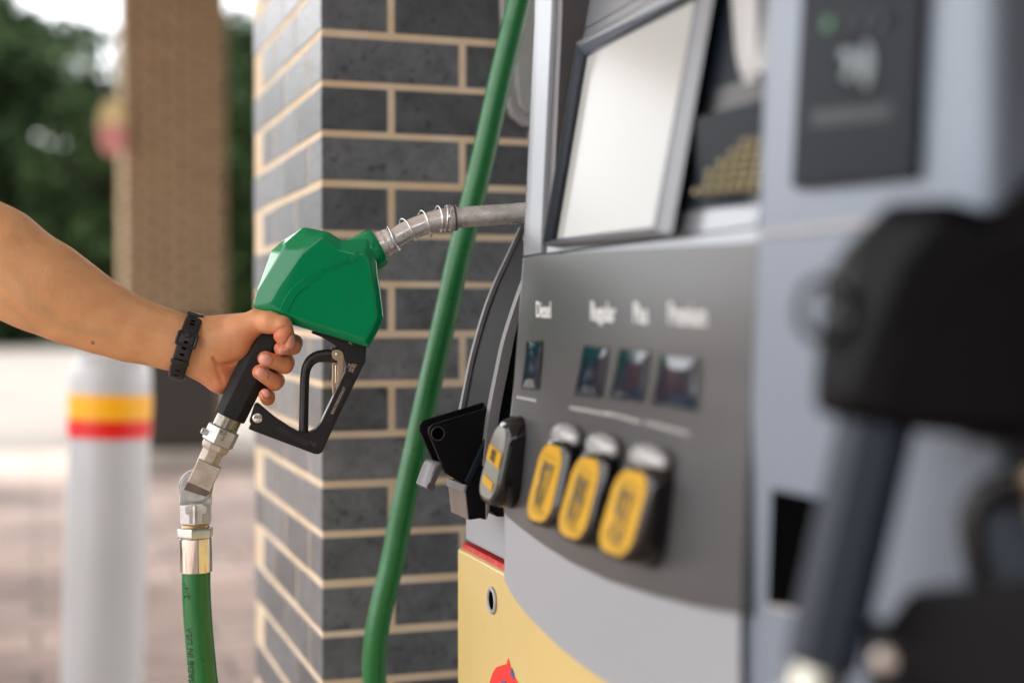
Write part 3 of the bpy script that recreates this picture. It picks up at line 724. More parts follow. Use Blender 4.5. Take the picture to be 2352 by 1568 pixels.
# nozzle in the foreground: same make, black cover
def copy_tree(o, parent=None):
    c = o.copy(); C.objects.link(c); c.parent = parent
    for ch in list(o.children): copy_tree(ch, c)
    return c
blk = copy_tree(noz)
for ch in list(blk.children):
    if ch.name.startswith(('serial_number', 'engraving')):
        bpy.data.objects.remove(ch); continue
    if ch.data.materials and ch.data.materials[0] in (M['green_plastic'],):
        ch.data = ch.data.copy(); ch.data.materials[0] = M['black_plastic_nozzle']
M['grip_blue_glint'] = mat('blue_black_sleeve', (0.010, 0.020, 0.036), 0.4, 0, bump=0.0003, bscale=900, spec=0.4)  # blue highlight on the black grip put into its base colour
for ch in blk.children:
    if ch.name.startswith('grip'): ch.data = ch.data.copy(); ch.data.materials[0] = M['grip_blue_glint']
hp = NZ(527.5, 958)
gdir = (NZ(640, 725) - hp).normalized()
D2 = 0.72; NS = 1.06
tgt = at(1885, 1525, D2)
th = R(13)
zr = -Fw; xr = Rt.copy(); yr = Up.copy()
rot = Matrix.Rotation(R(-11), 3, yr); xr = rot @ xr; zr = rot @ zr
roll = Matrix.Rotation(th, 3, zr); xr = roll @ xr; yr = roll @ yr
xr, yr, zr = xr * NS, yr * NS, zr * NS
o3 = tgt - (xr * hp.x + yr * hp.y)
blk.matrix_world = Matrix(((xr.x, yr.x, zr.x, o3.x), (xr.y, yr.y, zr.y, o3.y), (xr.z, yr.z, zr.z, o3.z), (0, 0, 0, 1)))
tag(blk, 'black fuel nozzle hanging out of focus close to the camera at the right edge', 'fuel nozzle')

# ---------------------------------------------------------------- hose (nozzle end loops under and rises behind)
hs = [NM @ NZ(450.5, 1309), NM @ NZ(451, 1360), NM @ NZ(455, 1430), NM @ NZ(461, 1500), NM @ NZ(468, 1568)]
e = hs[-1]; hs += [e + Vector((.005, .001, -.035)), e + Vector((.013, .004, -.08)), e + Vector((.035, .015, -.16)), e + Vector((.12, .07, -.31)), e + Vector((.23, .16, -.40)), e + Vector((.30, .24, -.30))]
ups = [(860, 1568), (907, 1260), (964, 989), (1025, 718), (1052, 595), (1083, 471), (1112, 350), (1151, 175), (1193, 0), (1235, -180)]
hs += [at(x, y, 1.80) for x, y in ups]
hs += [at(1330, -650, 1.82), Vector((.80, 1.72, 2.6))]
hp_ = catmull(hs, 14)
ho = link('fuel_hose', raw(*sweep_data(hp_, .0152, 28, ref=(.3, 1, .1))), M['hose'], None, True, 60)
tag(ho, 'green rubber fuel hose hanging from the nozzle and rising before the bricks', 'hose')
def hose_text(body, x, y, size):
    me = text_mesh(body, size, .0001)
    p = NZ(x, y, 0); d = (NZ(x - 1.5, y - 40) - p).normalized()
    # wrap on the left flank of the hose
    c = NZ(x + 24, y, 0); nrm = Vector((-.62, 0, .78)); yd = nrm.cross(d)
    place(me, c + nrm * .01545, d, yd)
    o = link('hose_print', me, M['hoseink'], None); o.matrix_world = NM; o.parent = ho; o.matrix_parent_inverse = Matrix.Identity(4)
    o.matrix_basis = NM
hose_text('MADE IN USA', 435, 1502, .0105)
hose_text('3/4"', 427, 1352, .0105)

# ================================================================ ARM AND HAND (one continuous surface from a distance field)
def build_arm():
    # grid, finer around the hand (nozzle-local metres)
    a = NZ(430, 700); b = NZ(705, 945)
    h = 0.00115
    x_h0, x_h1 = a.x, b.x; y_h0, y_h1 = b.y, NZ(500, 700).y + .004
    xs = np.concatenate([np.arange(-.66, x_h0, .0042), np.arange(x_h0, x_h1 + .004, h)])
    ys = np.concatenate([np.arange(y_h0 - .004, y_h1, h), np.arange(y_h1, .33, .0038)])
    zs = np.concatenate([np.arange(-.115, -.056, .004), np.arange(-.056, .050, .0013), np.arange(.050, .10, .004)])
    X, Y, Z = np.meshgrid(xs.astype(np.float32), ys.astype(np.float32), zs.astype(np.float32), indexing='ij')
    def pt(x, y, w=0): # w in mm
        return np.array(NZ(x, y, w / 1000.0))
    def cone(p, q, ra, rb, kz=1.0, box=None):
        d = q - p; L2 = float(d @ d) + 1e-12
        t = ((X - p[0]) * d[0] + (Y - p[1]) * d[1] + (Z - p[2]) * d[2]) / L2
        t = np.clip(t, 0, 1)
        dz = (Z - p[2] - t * d[2]) * kz
        r = np.sqrt((X - p[0] - t * d[0]) ** 2 + (Y - p[1] - t * d[1]) ** 2 + dz ** 2)
        return r - (ra + t * (rb - ra))
    def smin(a, b, k):
        hh = np.maximum(k - np.abs(a - b), 0) / k
        return np.minimum(a, b) - hh * hh * k * .25
    px = lambda v: v / 2100.0
    pxa = lambda v, x, y: v / scl(NZ(x, y))
    # forearm: (x, y, w, half-width px)
    chain = [(-620, 30, -30, 140), (-330, 315, -15, 124), (-130, 516, -5, 112), (-10, 594, 0, 116), (60, 639, 2, 105), (110, 663, 3, 101), (170, 697, 3, 91), (235, 729, 2, 79), (300, 756, 1, 70), (360, 772, 0, 63.5), (405, 786, 0, 60.5), (440, 797, 0, 58)]
    D = None
    for i in range(len(chain) - 1):
        c0, c1 = chain[i], chain[i + 1]
        kz = 1.0 + .45 * min(1, max(0, (c0[0] - 20) / 380))
        k = cone(pt(*c0[:3]), pt(*c1[:3]), pxa(c0[3], c0[0], c0[1]), pxa(c1[3], c1[0], c1[1]), kz)
        D = k if D is None else smin(D, k, .012)
    # palm block
    mm = .001
    palm = [((450, 800, 0), (520, 800, -8), 26, 31, 1.45), ((470, 770, -2), (575, 752, -10), 20, 17, 1.15),
            ((470, 835, -2), (512, 868, -12), 19, 17.5, 1.1), ((515, 800, -14), (610, 790, -34), 24, 17, 1.3),
            ((512, 855, -16), (590, 850, -36), 19, 15, 1.2), ((590, 760, -32), (625, 770, -36), 14, 13, 1.1)]
    for p, q_, ra, rb, kz in palm:
        D = smin(D, cone(pt(*p), pt(*q_), ra * mm, rb * mm, kz), .010)
    # thenar and hypothenar
    D = smin(D, cone(pt(488, 792, 8), pt(556, 762, 9), 17 * mm, 15.5 * mm), .012)
    D = smin(D, cone(pt(505, 812, 4), pt(546, 792, 8), 15 * mm, 13.5 * mm), .010)
    D = smin(D, cone(pt(474, 842, 4), pt(505, 872, 1), 13 * mm, 12.5 * mm), .010)
    # thumb
    T = cone(pt(552, 757, 9), pt(590, 739, 14), 14.5 * mm, 12.8 * mm)
    T = smin(T, cone(pt(590, 738.5, 15), pt(618, 740, 26), 12.4 * mm, 11.2 * mm), .006)
    T = smin(T, cone(pt(618, 740, 26), pt(646, 748, 30), 11.2 * mm, 11.0 * mm), .005)
    T2 = cone(pt(647, 749, 30), pt(652, 768, 31.5), 11.4 * mm, 10.8 * mm)
    T2 = smin(T2, cone(pt(652, 768, 31.5), pt(660, 787, 31), 10.6 * mm, 8.6 * mm), .003)
    T = smin(T, T2, .0022)
    D = smin(D, T, .0085)
    # fingers: knuckle, PIP, DIP, tip
    fing = [
        [(625, 765, -36, 11), (676, 787, -14, 9.0), (673, 796, 9, 8.6), (645, 800, 19, 7.6)],
        [(618, 803, -38, 11), (657, 832, -15, 9.4), (654, 839, 9, 9.0), (609, 823, 22.5, 8.1)],
        [(602, 842, -37, 10.5), (635, 874, -15, 9.0), (631, 878, 8, 8.8), (596, 854, 22, 7.9)],
        [(588, 872, -34, 9.5), (615, 911, -14, 7.8), (615, 914, 5, 7.6), (608, 906, 15, 6.5)]]
    FD = None
    for f in fing:
        g = None
        for i in range(3):
            k = cone(pt(*f[i][:3]), pt(*f[i + 1][:3]), f[i][3] * mm, f[i + 1][3] * mm)
            g = k if g is None else smin(g, k, .0022)
        FD = g if FD is None else smin(FD, g, .0006)
    # keep fingers creased against each other, blended with the palm only deep behind the grip
    kk = np.where(Z < -.02, .008, .0007).astype(np.float32)
    hh = np.maximum(kk - np.abs(D - FD), 0) / kk
    D = np.minimum(D, FD) - hh * hh * kk * .25
    # surface folds, tendons and veins (front side only)
    front = np.clip((Z + .002) / .006, 0, 1)
    def d2(line):
        best = np.full(X.shape[:2] + (1,), 9.0, np.float32); XX, YY = X[:, :, :1], Y[:, :, :1]
        P = [pt(*l) for l in line]
        for p, q_ in zip(P, P[1:]):
            d = (q_ - p)[:2]; t = np.clip(((XX - p[0]) * d[0] + (YY - p[1]) * d[1]) / float(d @ d + 1e-12), 0, 1)
            best = np.minimum(best, np.sqrt((XX - p[0] - t * d[0]) ** 2 + (YY - p[1] - t * d[1]) ** 2))
        return best
    def fold(line, depth, sg):
        nonlocal D
        D = D + front * (depth * mm * 1.7) * np.exp(-(d2(line) / (sg * mm)) ** 2)
    fold([(491, 822, 10), (498, 832, 10), (512, 836, 8), (530, 834, 5), (546, 829, 2)], 1.6, 1.9)   # thenar crease
    fold([(455, 775, 10), (452, 800, 10), (455, 832, 10)], .5, 1.6)                                # wrist crease
    fold([(468, 778, 10), (466, 800, 10), (470, 830, 10)], .35, 1.4)
    fold([(580, 742, 20), (590, 755, 20), (600, 766, 20)], .5, 1.6)
    fold([(498, 842, 5), (506, 862, 5), (512, 884, 5)], .6, 1.8)
    fold([(470, 860, 5), (482, 866, 5), (492, 878, 5)], .5, 1.7)
    fold([(627, 768, 30), (641, 757, 33), (655, 752, 35)], .9, 1.5)                                # thumb joint
    fold([(440, 792, 8), (400, 778, 8), (345, 762, 8), (300, 752, 8)], -1.0, 3.0)                  # tendon
    fold([(436, 812, 8), (395, 800, 8), (350, 790, 8)], -.6, 2.4)
    fold([(40, 640, 8), (75, 700, 8), (125, 735, 8), (190, 757, 8), (270, 775, 8), (330, 790, 8)], -.45, 4.0)   # vein
    fold([(60, 640, 8), (95, 690, 8), (140, 722, 8), (210, 742, 8)], .3, 6.0)
    fold([(20, 505, 8), (12, 540, 8), (4, 580, 8)], .9, 5)
    # ------------------------------------------------ surface nets
    nx, ny, nz = D.shape
    S = D < 0
    def cellany():
        c = np.zeros((nx - 1, ny - 1, nz - 1), np.int8)
        for i in (0, 1):
            for j in (0, 1):
                for k in (0, 1): c += S[i:nx - 1 + i, j:ny - 1 + j, k:nz - 1 + k]
        return (c > 0) & (c < 8)
    act = cellany(); idx = np.full(act.shape, -1, np.int64); I, J, K = np.nonzero(act); n = len(I); idx[I, J, K] = np.arange(n)
    acc = np.zeros((n, 3)); cnt = np.zeros(n)
    co_ = [(i, j, k) for i in (0, 1) for j in (0, 1) for k in (0, 1)]
    for p in co_:
        for ax in range(3):
            if p[ax]: continue
            q_ = list(p); q_[ax] = 1
            da = D[I + p[0], J + p[1], K + p[2]]; db = D[I + q_[0], J + q_[1], K + q_[2]]
            m_ = (da < 0) != (db < 0); t = np.where(m_, da / (da - db + 1e-20), 0)
            pa = np.stack([xs[I + p[0]], ys[J + p[1]], zs[K + p[2]]], 1); pb = np.stack([xs[I + q_[0]], ys[J + q_[1]], zs[K + q_[2]]], 1)
            acc += np.where(m_[:, None], pa + (pb - pa) * t[:, None], 0); cnt += m_
    V = acc / cnt[:, None]
    Q = []
    for ax in range(3):
        A = [slice(None)] * 3; B = [slice(None)] * 3; A[ax] = slice(0, -1); B[ax] = slice(1, None)
        ch = S[tuple(A)] != S[tuple(B)]; inside = S[tuple(A)]
        i, j, k = np.nonzero(ch); g = [i, j, k]; o1, o2 = [d for d in range(3) if d != ax]
        ok = (g[o1] > 0) & (g[o2] > 0) & (g[o1] < D.shape[o1] - 1) & (g[o2] < D.shape[o2] - 1)
        g = [q_[ok] for q_ in g]; fl = inside[g[0], g[1], g[2]]
        def cell(a_, b_):
            c = [q_.copy() for q_ in g]; c[o1] -= a_; c[o2] -= b_; return idx[c[0], c[1], c[2]]
        f = np.stack([cell(1, 1), cell(0, 1), cell(0, 0), cell(1, 0)], 1)
        if ax == 1: fl = ~fl
        f[~fl] = f[~fl][:, ::-1]; Q.append(f)
    Q = np.concatenate(Q); Q = Q[(Q >= 0).all(1)]
    me = bpy.data.meshes.new('person'); me.vertices.add(n); me.vertices.foreach_set('co', V.astype(np.float32).ravel())
    me.loops.add(len(Q) * 4); me.loops.foreach_set('vertex_index', Q.astype(np.int32).ravel())
    me.polygons.add(len(Q)); me.polygons.foreach_set('loop_start', np.arange(0, len(Q) * 4, 4, dtype=np.int32)); me.update(calc_edges=True)
    me.polygons.foreach_set('use_smooth', [True] * len(Q))
    # ------------------------------------------------ light relax of the net
    E = np.empty(len(me.edges) * 2, np.int32); me.edges.foreach_get('vertices', E); E = E.reshape(-1, 2)
    def relax(V, it, lam):
        for _ in range(it):
            s_ = np.zeros_like(V); c_ = np.zeros(n)
            for d in range(3):
                s_[:, d] = np.bincount(E[:, 0], V[E[:, 1], d], n) + np.bincount(E[:, 1], V[E[:, 0], d], n)
            c_ = np.bincount(E[:, 0], minlength=n) + np.bincount(E[:, 1], minlength=n)
            V = V + lam * (s_ / np.maximum(c_, 1)[:, None] - V)
        return V
    V = relax(V, 2, .5)
    me.vertices.foreach_set('co', V.astype(np.float32).ravel()); me.update()
    N = np.empty(n * 3, np.float32); me.vertices.foreach_get('normal', N); N = N.reshape(-1, 3)
    # nails
    nail = np.zeros(n); rim = np.zeros(n); disp = np.zeros(n)
    def nl(c, axis, nrm, L, Wd):
        nonlocal nail, rim, disp
        c = np.array(c); ax = np.array(axis, float); ax /= np.linalg.norm(ax); nn = np.array(nrm, float); nn -= ax * (nn @ ax); nn /= np.linalg.norm(nn); bb = np.cross(nn, ax)
        d = V - c; a_ = d @ ax / L; b_ = d @ bb / Wd; h_ = d @ nn
        e = (np.abs(a_) ** 2.6 + np.abs(b_) ** 2.6) ** (1 / 2.6)
        okm = (h_ > -.006) & (N @ nn > -.05) & (np.linalg.norm(d, axis=1) < .014)
        m_ = np.clip((1.0 - e) / .16 + .5, 0, 1) * okm; r_ = np.exp(-((e - 1.08) / .13) ** 2) * okm * (a_ < .75)
        nail = np.maximum(nail, m_); rim = np.maximum(rim, r_); disp = disp + m_ * .0003 - r_ * .0011
    nl(pt(611, 824.5, 30), pt(600, 820, 24) - pt(630, 831, 24), (.05, .25, 1), .0072, .0060)
    nl(pt(603, 857, 30), pt(592, 850, 24) - pt(620, 868, 24), (.10, .2, 1), .0070, .0058)
    nl(pt(614, 901, 21), pt(606, 897, 15) - pt(616, 915, 15), (.35, .2, 1), .0056, .0045)
    nl(pt(653, 806, 26), pt(640, 803, 20) - pt(668, 800, 20), (.3, -.35, 1), .0062, .0050)
    nl(pt(668, 785, 35), pt(664, 795, 31) - pt(658, 765, 31), (1, .1, .45), .0075, .0062)
    V = V + N * disp[:, None]
    me.vertices.foreach_set('co', V.astype(np.float32).ravel()); me.update()
    # redness over tips, knuckles and heel of the hand; pale over tendons
    red = np.zeros(n)
    for (x, y, w_, r_, s_) in ((596, 818, 22, 9, 1.0), (583, 850, 22, 9, 1.0), (660, 838, 8, 10, .8), (638, 872, 8, 10, .8), (608, 900, 15, 9, .8), (618, 922, 5, 10, .9), (645, 800, 20, 10, .8), (684, 796, 0, 11, .7),
                               (655, 770, 35, 10, 1.0), (634, 770, 30, 9, .9), (661, 745, 34, 6, -.4), (664, 735, 33, 9, .55), (500, 872, 8, 16, .5), (520, 850, 4, 14, .4), (640, 790, 30, 8, .5), (585, 760, 22, 10, .35), (500, 832, 10, 8, .35), (560, 800, 10, 14, .25), (540, 775, 20, 25, .12)):
        c = pt(x, y, w_); red += s_ * np.exp(-((V - c) ** 2).sum(1) / (r_ * mm) ** 2)
    hand = np.clip((V[:, 0] - pt(420, 790)[0]) / .05, 0, 1)
    red = np.clip(red + .25 * hand, 0, 1.2)
    vein = np.zeros(n)
    for line in ([(30, 655), (75, 700), (125, 735), (190, 757), (270, 775)], [(60, 640), (95, 690), (135, 728)], [(0, 680), (50, 715), (90, 760)], [(470, 790), (520, 770), (545, 765)]):
        P = [pt(*l, 0) for l in line]
        for p, q_ in zip(P, P[1:]):
            d = (q_ - p)[:2]; t = np.clip(((V[:, :2] - p[:2]) @ d) / (d @ d), 0, 1); r_ = np.linalg.norm(V[:, :2] - p[:2] - t[:, None] * d, axis=1)
            vein = np.maximum(vein, np.exp(-(r_ / .0045) ** 2))
    mole = np.zeros(n)
    for (x, y, r_) in ((219.5, 787, 1.6), (72, 770, .9), (42, 585, .5)):
        c = pt(x, y, 0); mole = np.maximum(mole, np.clip(1.4 - np.linalg.norm(V[:, :2] - c[:2], axis=1) / (r_ * mm), 0, 1) * (V[:, 2] > 0))
    for nm, arr in (('red', red), ('nail', nail), ('rim', rim), ('vein', vein)):
        at_ = me.attributes.new(nm, 'FLOAT', 'POINT'); at_.data.foreach_set('value', arr.astype(np.float32))
    return me, pt(219.5, 787, 0)
arm_me, mole_c = build_arm()
def skinmat():
    m = bpy.data.materials.new('skin'); m.use_nodes = True; n = m.node_tree; p = n.nodes['Principled BSDF']
    def attr(a):
        x = n.nodes.new('ShaderNodeAttribute'); x.attribute_name = a; return x.outputs['Fac']
    def mixc(f, a, b):
        x = n.nodes.new('ShaderNodeMix'); x.data_type = 'RGBA'; n.links.new(f, x.inputs['Factor'])
        for s, v in (('A', a), ('B', b)):
            if isinstance(v, tuple): x.inputs[s].default_value = (*v, 1)
            else: n.links.new(v, x.inputs[s])
        return x.outputs['Result']
    t = n.nodes.new('ShaderNodeTexCoord')
    no = n.nodes.new('ShaderNodeTexNoise'); no.inputs['Scale'].default_value = 45; no.inputs['Detail'].default_value = 5
    n.links.new(t.outputs['Object'], no.inputs['Vector'])
    mr = n.nodes.new('ShaderNodeMapRange'); mr.inputs['From Min'].default_value = .3; mr.inputs['From Max'].default_value = .7
    n.links.new(no.outputs['Fac'], mr.inputs['Value'])
    base = mixc(mr.outputs['Result'], (.66, .335, .155), (.73, .40, .20))
    vf = n.nodes.new('ShaderNodeMath'); vf.operation = 'MULTIPLY'; vf.inputs[1].default_value = .30; n.links.new(attr('vein'), vf.inputs[0])
    base = mixc(vf.outputs[0], base, (.42, .31, .20))
    rf = n.nodes.new('ShaderNodeMath'); rf.operation = 'MULTIPLY'; rf.inputs[1].default_value = .80; rf.use_clamp = True; n.links.new(attr('red'), rf.inputs[0])
    base = mixc(rf.outputs[0], base, (.68, .19, .11))
    base = mixc(attr('rim'), base, (.52, .19, .12))
    base = mixc(attr('nail'), base, (.80, .40, .31))
    # mole
    vd = n.nodes.new('ShaderNodeVectorMath'); vd.operation = 'DISTANCE'
    sep = n.nodes.new('ShaderNodeSeparateXYZ'); cmb = n.nodes.new('ShaderNodeCombineXYZ')
    n.links.new(t.outputs['Object'], sep.inputs[0]); n.links.new(sep.outputs['X'], cmb.inputs['X']); n.links.new(sep.outputs['Y'], cmb.inputs['Y'])
    n.links.new(cmb.outputs[0], vd.inputs[0]); vd.inputs[1].default_value = (mole_c[0], mole_c[1], 0)
    ml = n.nodes.new('ShaderNodeMapRange'); ml.inputs['From Min'].default_value = .0015; ml.inputs['From Max'].default_value = .0024; ml.inputs['To Min'].default_value = .8; ml.inputs['To Max'].default_value = 0
    n.links.new(vd.outputs['Value'], ml.inputs['Value'])
    base = mixc(ml.outputs['Result'], base, (.25, .09, .04))
    n.links.new(base, p.inputs['Base Color'])
    rn = n.nodes.new('ShaderNodeMapRange'); rn.inputs['To Min'].default_value = .48; rn.inputs['To Max'].default_value = .12
    n.links.new(attr('nail'), rn.inputs['Value']); n.links.new(rn.outputs['Result'], p.inputs['Roughness'])
    p.inputs['Subsurface Weight'].default_value = .25; p.inputs['Subsurface Radius'].default_value = (.010, .004, .002); p.inputs['Subsurface Scale'].default_value = .6
    p.inputs['Specular IOR Level'].default_value = .45
    # fine skin lines
    b1 = n.nodes.new('ShaderNodeTexNoise'); b1.inputs['Scale'].default_value = 420; b1.inputs['Detail'].default_value = 3
    mp = n.nodes.new('ShaderNodeMapping'); mp.inputs['Scale'].default_value = (.7, .45, .6); mp.inputs['Rotation'].default_value = (0, 0, .5)
    n.links.new(t.outputs['Object'], mp.inputs[0]); n.links.new(mp.outputs[0], b1.inputs['Vector'])
    b2 = n.nodes.new('ShaderNodeTexNoise'); b2.inputs['Scale'].default_value = 90; b2.inputs['Detail'].default_value = 4; n.links.new(t.outputs['Object'], b2.inputs['Vector'])
    ad = n.nodes.new('ShaderNodeMath'); ad.operation = 'ADD'; n.links.new(b1.outputs['Fac'], ad.inputs[0]); n.links.new(b2.outputs['Fac'], ad.inputs[1])
    inv = n.nodes.new('ShaderNodeMath'); inv.operation = 'SUBTRACT'; inv.inputs[0].default_value = 1; n.links.new(attr('nail'), inv.inputs[1])
    mm_ = n.nodes.new('ShaderNodeMath'); mm_.operation = 'MULTIPLY'; n.links.new(ad.outputs[0], mm_.inputs[0]); n.links.new(inv.outputs[0], mm_.inputs[1])
    bu = n.nodes.new('ShaderNodeBump'); bu.inputs['Distance'].default_value = .0004; bu.inputs['Strength'].default_value = .8
    n.links.new(mm_.outputs[0], bu.inputs['Height']); n.links.new(bu.outputs['Normal'], p.inputs['Normal'])
    return m
M['skin'] = skinmat()
person = link('person', arm_me, M['skin']); person.matrix_world = NM
tag(person, 'bare forearm and hand reaching in from the left, gripping the green nozzle', 'person')

def arm_hair():
    me = arm_me; n = len(me.vertices); V = np.empty(n * 3, np.float32); me.vertices.foreach_get('co', V); V = V.reshape(-1, 3)
    N = np.empty(n * 3, np.float32); me.vertices.foreach_get('normal', N); N = N.reshape(-1, 3)
    x0, x1 = NZ(-20, 600).x, NZ(560, 740).x
    cand = np.nonzero((V[:, 0] > x0) & (V[:, 0] < x1) & (N[:, 1] > .55) & (rng.uniform(size=n) < np.where(V[:, 0] < NZ(430, 700).x, 1.0, .12)))[0]
    cand = rng.choice(cand, min(1500, len(cand)), replace=False); P, Q = [], []
    for i in cand:
        p, nn = V[i].astype(float), N[i].astype(float); d = np.array([.85, -.25, 0]) + rng.normal(size=3) * .35 ; d -= nn * (d @ nn); d /= np.linalg.norm(d) + 1e-9
        L = rng.uniform(.004, .009); s = np.cross(d, nn) * .00005; k = len(P)
        a = p; b = p + d * L * .5 + nn * L * .22; c = p + d * L + nn * L * .30
        P += [a - s, a + s, b + s, b - s, c]; Q += [(k, k + 1, k + 2, k + 3), (k + 3, k + 2, k + 4)]
    mm_ = bpy.data.meshes.new('hair'); mm_.from_pydata([tuple(p) for p in P], [], Q); link('arm_hair', mm_, M['hair'], person)
M['hair'] = mat('arm_hair', (0.28, 0.16, 0.07), 0.5)
arm_hair()
# ---------------------------------------------------------------- wrist band
def wrist_band():
    root = empty('fitness_band'); root.matrix_world = NM
    c = NZ(427, 797, 0); adir = Vector((math.cos(R(-17)), math.sin(R(-17)), 0)); up = Vector((-adir.y, adir.x, 0)); wz = Vector((0, 0, 1))
    ca = 69.5 / 2130; cb = .0268
    def ringpt(t, off=0, ra=1.0):
        # t = 0 at top, grows over the camera side
        s_, c_ = math.sin(t), math.cos(t)
        skew = -.0085 * (1 - c_) * .0
        return c + up * ((ca + off) * math.copysign(abs(c_) ** .9, c_)) + wz * ((cb + off) * math.copysign(abs(s_) ** .9, s_)) + adir * skew
    def ring(t0, t1, off, th, wd0, wd1, n=48, m_=M['band'], name='strap', endround=False, shift=0):
        V = []; F = []
        sec = [(-1, 0), (-.92, .8), (-.75, 1), (.75, 1), (.92, .8), (1, 0), (.85, -.6), (-.85, -.6)]
        for i in range(n + 1):
            f = i / n; t = t0 + (t1 - t0) * f; p = ringpt(t, off); p2 = ringpt(t + .01, off); tg = (p2 - p).normalized(); nr = adir.cross(tg)
            if nr.dot(p - c) < 0: nr = -nr
            wd = wd0 + (wd1 - wd0) * f
            if endround and f > .9: wd *= math.sqrt(max(.02, 1 - ((f - .9) / .1) ** 2))
            for (a, b) in sec: V.append(p + adir * (a * wd / 2 + shift * f) + nr * (b * th / 2))
        k = len(sec)
        for i in range(n):
            for j in range(k): F.append((i * k + j, i * k + (j + 1) % k, (i + 1) * k + (j + 1) % k, (i + 1) * k + j))
        F.append(tuple(range(k))); F.append(tuple(n * k + j for j in range(k)))
        return link(name, raw(V, F), m_, root, True, 45)
    ring(-math.pi, math.pi * 1.02, .0006, .0022, .0175, .0175, 96, name='strap')
    ring(math.pi * .30, math.pi * 1.04, .0032, .0024, .0165, .0145, 48, name='strap_tail', endround=True)
    ring(-.9, .9 - .75, .0030, .0060, .0185, .0185, 24, name='tracker_case', m_=M['black_gloss'])
    def slot(t, off, l=.0054, h_=.0026):
        p = ringpt(t, off); p2 = ringpt(t + .01, off); tg = (p2 - p).normalized(); nr = adir.cross(tg)
        if nr.dot(p - c) < 0: nr = -nr
        P = []
        for k in range(16):
            a = 2 * math.pi * k / 16; P.append(p + adir * (l / 2 * math.copysign(abs(math.cos(a)) ** .6, math.cos(a))) + tg * (h_ / 2 * math.sin(a)))
        V = P + [q_ + nr * .0004 for q_ in P]
        link('strap_hole', raw(V, [tuple(range(16)), tuple(range(16, 32))] + [(i, (i + 1) % 16, 16 + (i + 1) % 16, 16 + i) for i in range(16)]), M['hole'], root)
    def tfor(y): # parameter whose front point shows at photo height y
        best = min((abs((ringpt(t / 200, .004).y) - NZ(427, y, .02).y), t / 200) for t in range(10, 610)); return best[1]
    for y in (733, 741, 751): slot(tfor(y), .0016)
    for y in (786, 800, 814, 827): slot(tfor(y), .0043)
    for y in (850, 861): slot(tfor(y), .0043, h_=.0014)
    # buckle frame and keeper loop
    tb_ = tfor(776); te_ = tfor(797)
    def loop(ta, tb2, hw, rad, nm, off=.0045):
        pts = []
        def P(t, s_): return ringpt(t, off) + adir * s_
        N = 8
        for i in range(N + 1): pts.append(P(ta, -hw + 2 * hw * i / N) - (P(ta + .05, 0) - P(ta, 0)) * (0.0))
        for i in range(1, N + 1): pts.append(P(ta + (tb2 - ta) * i / N, hw))
        for i in range(1, N + 1): pts.append(P(tb2, hw - 2 * hw * i / N))
        for i in range(1, N + 1): pts.append(P(tb2 + (ta - tb2) * i / N, -hw))
        V, F = sweep_data(pts, rad, 10, ref=(0, .2, 1)); link(nm, raw(V, F), M['band'], root, True, 60)
    loop(tfor(766), tfor(793), .0098, .0016, 'buckle', .0042)
    p = ringpt(tfor(771), .0062); o = link('buckle_pin', raw(*box_data(p, (.0048, .0045, .0024), (adir, up, wz))), M['band'], root); bev(o, .0008)
    ring(tfor(826), tfor(834), .0058, .0026, .0195, .0195, 8, name='keeper_loop')
    tag(root, 'black rubber fitness band with oval holes buckled round the wrist', 'wristband')
wrist_band()

# ================================================================ DISPENSER
ZT = [(2.460, 0.4760), (1.450, 0.4760), (1.192, 0.4634), (1.144, 0.4597), (1.087, 0.4561), (1.032, 0.4498), (0.934, 0.4435), (0.877, 0.4435), (-1, 0.4435)]
def Xp(z):
    for (za, xa), (zb, xb) in zip(ZT, ZT[1:]):
        if z >= zb: return xb + (xa - xb) * (z - zb) / (za - zb)
    return .4435
def Xf(z): return .4634 + .18 * (z - 1.1933)         # fascia leaning back
def Xn(z): return .4500
def hit(x, y, S, off=0.0):
    X = .46
    for _ in range(8):
        p = onX(x, y, X); X = S(p.z) - off
    p = onX(x, y, X); return p
disp = empty('fuel_dispenser', (0.70, 1.0, 0.15)); DO = Vector(disp.location)
def dl(name, V, F, m_, smooth=False, angle=None, parent=None):
    me = raw([Vector(v) - DO for v in V], F); return link(name, me, m_, parent or disp, smooth, angle)
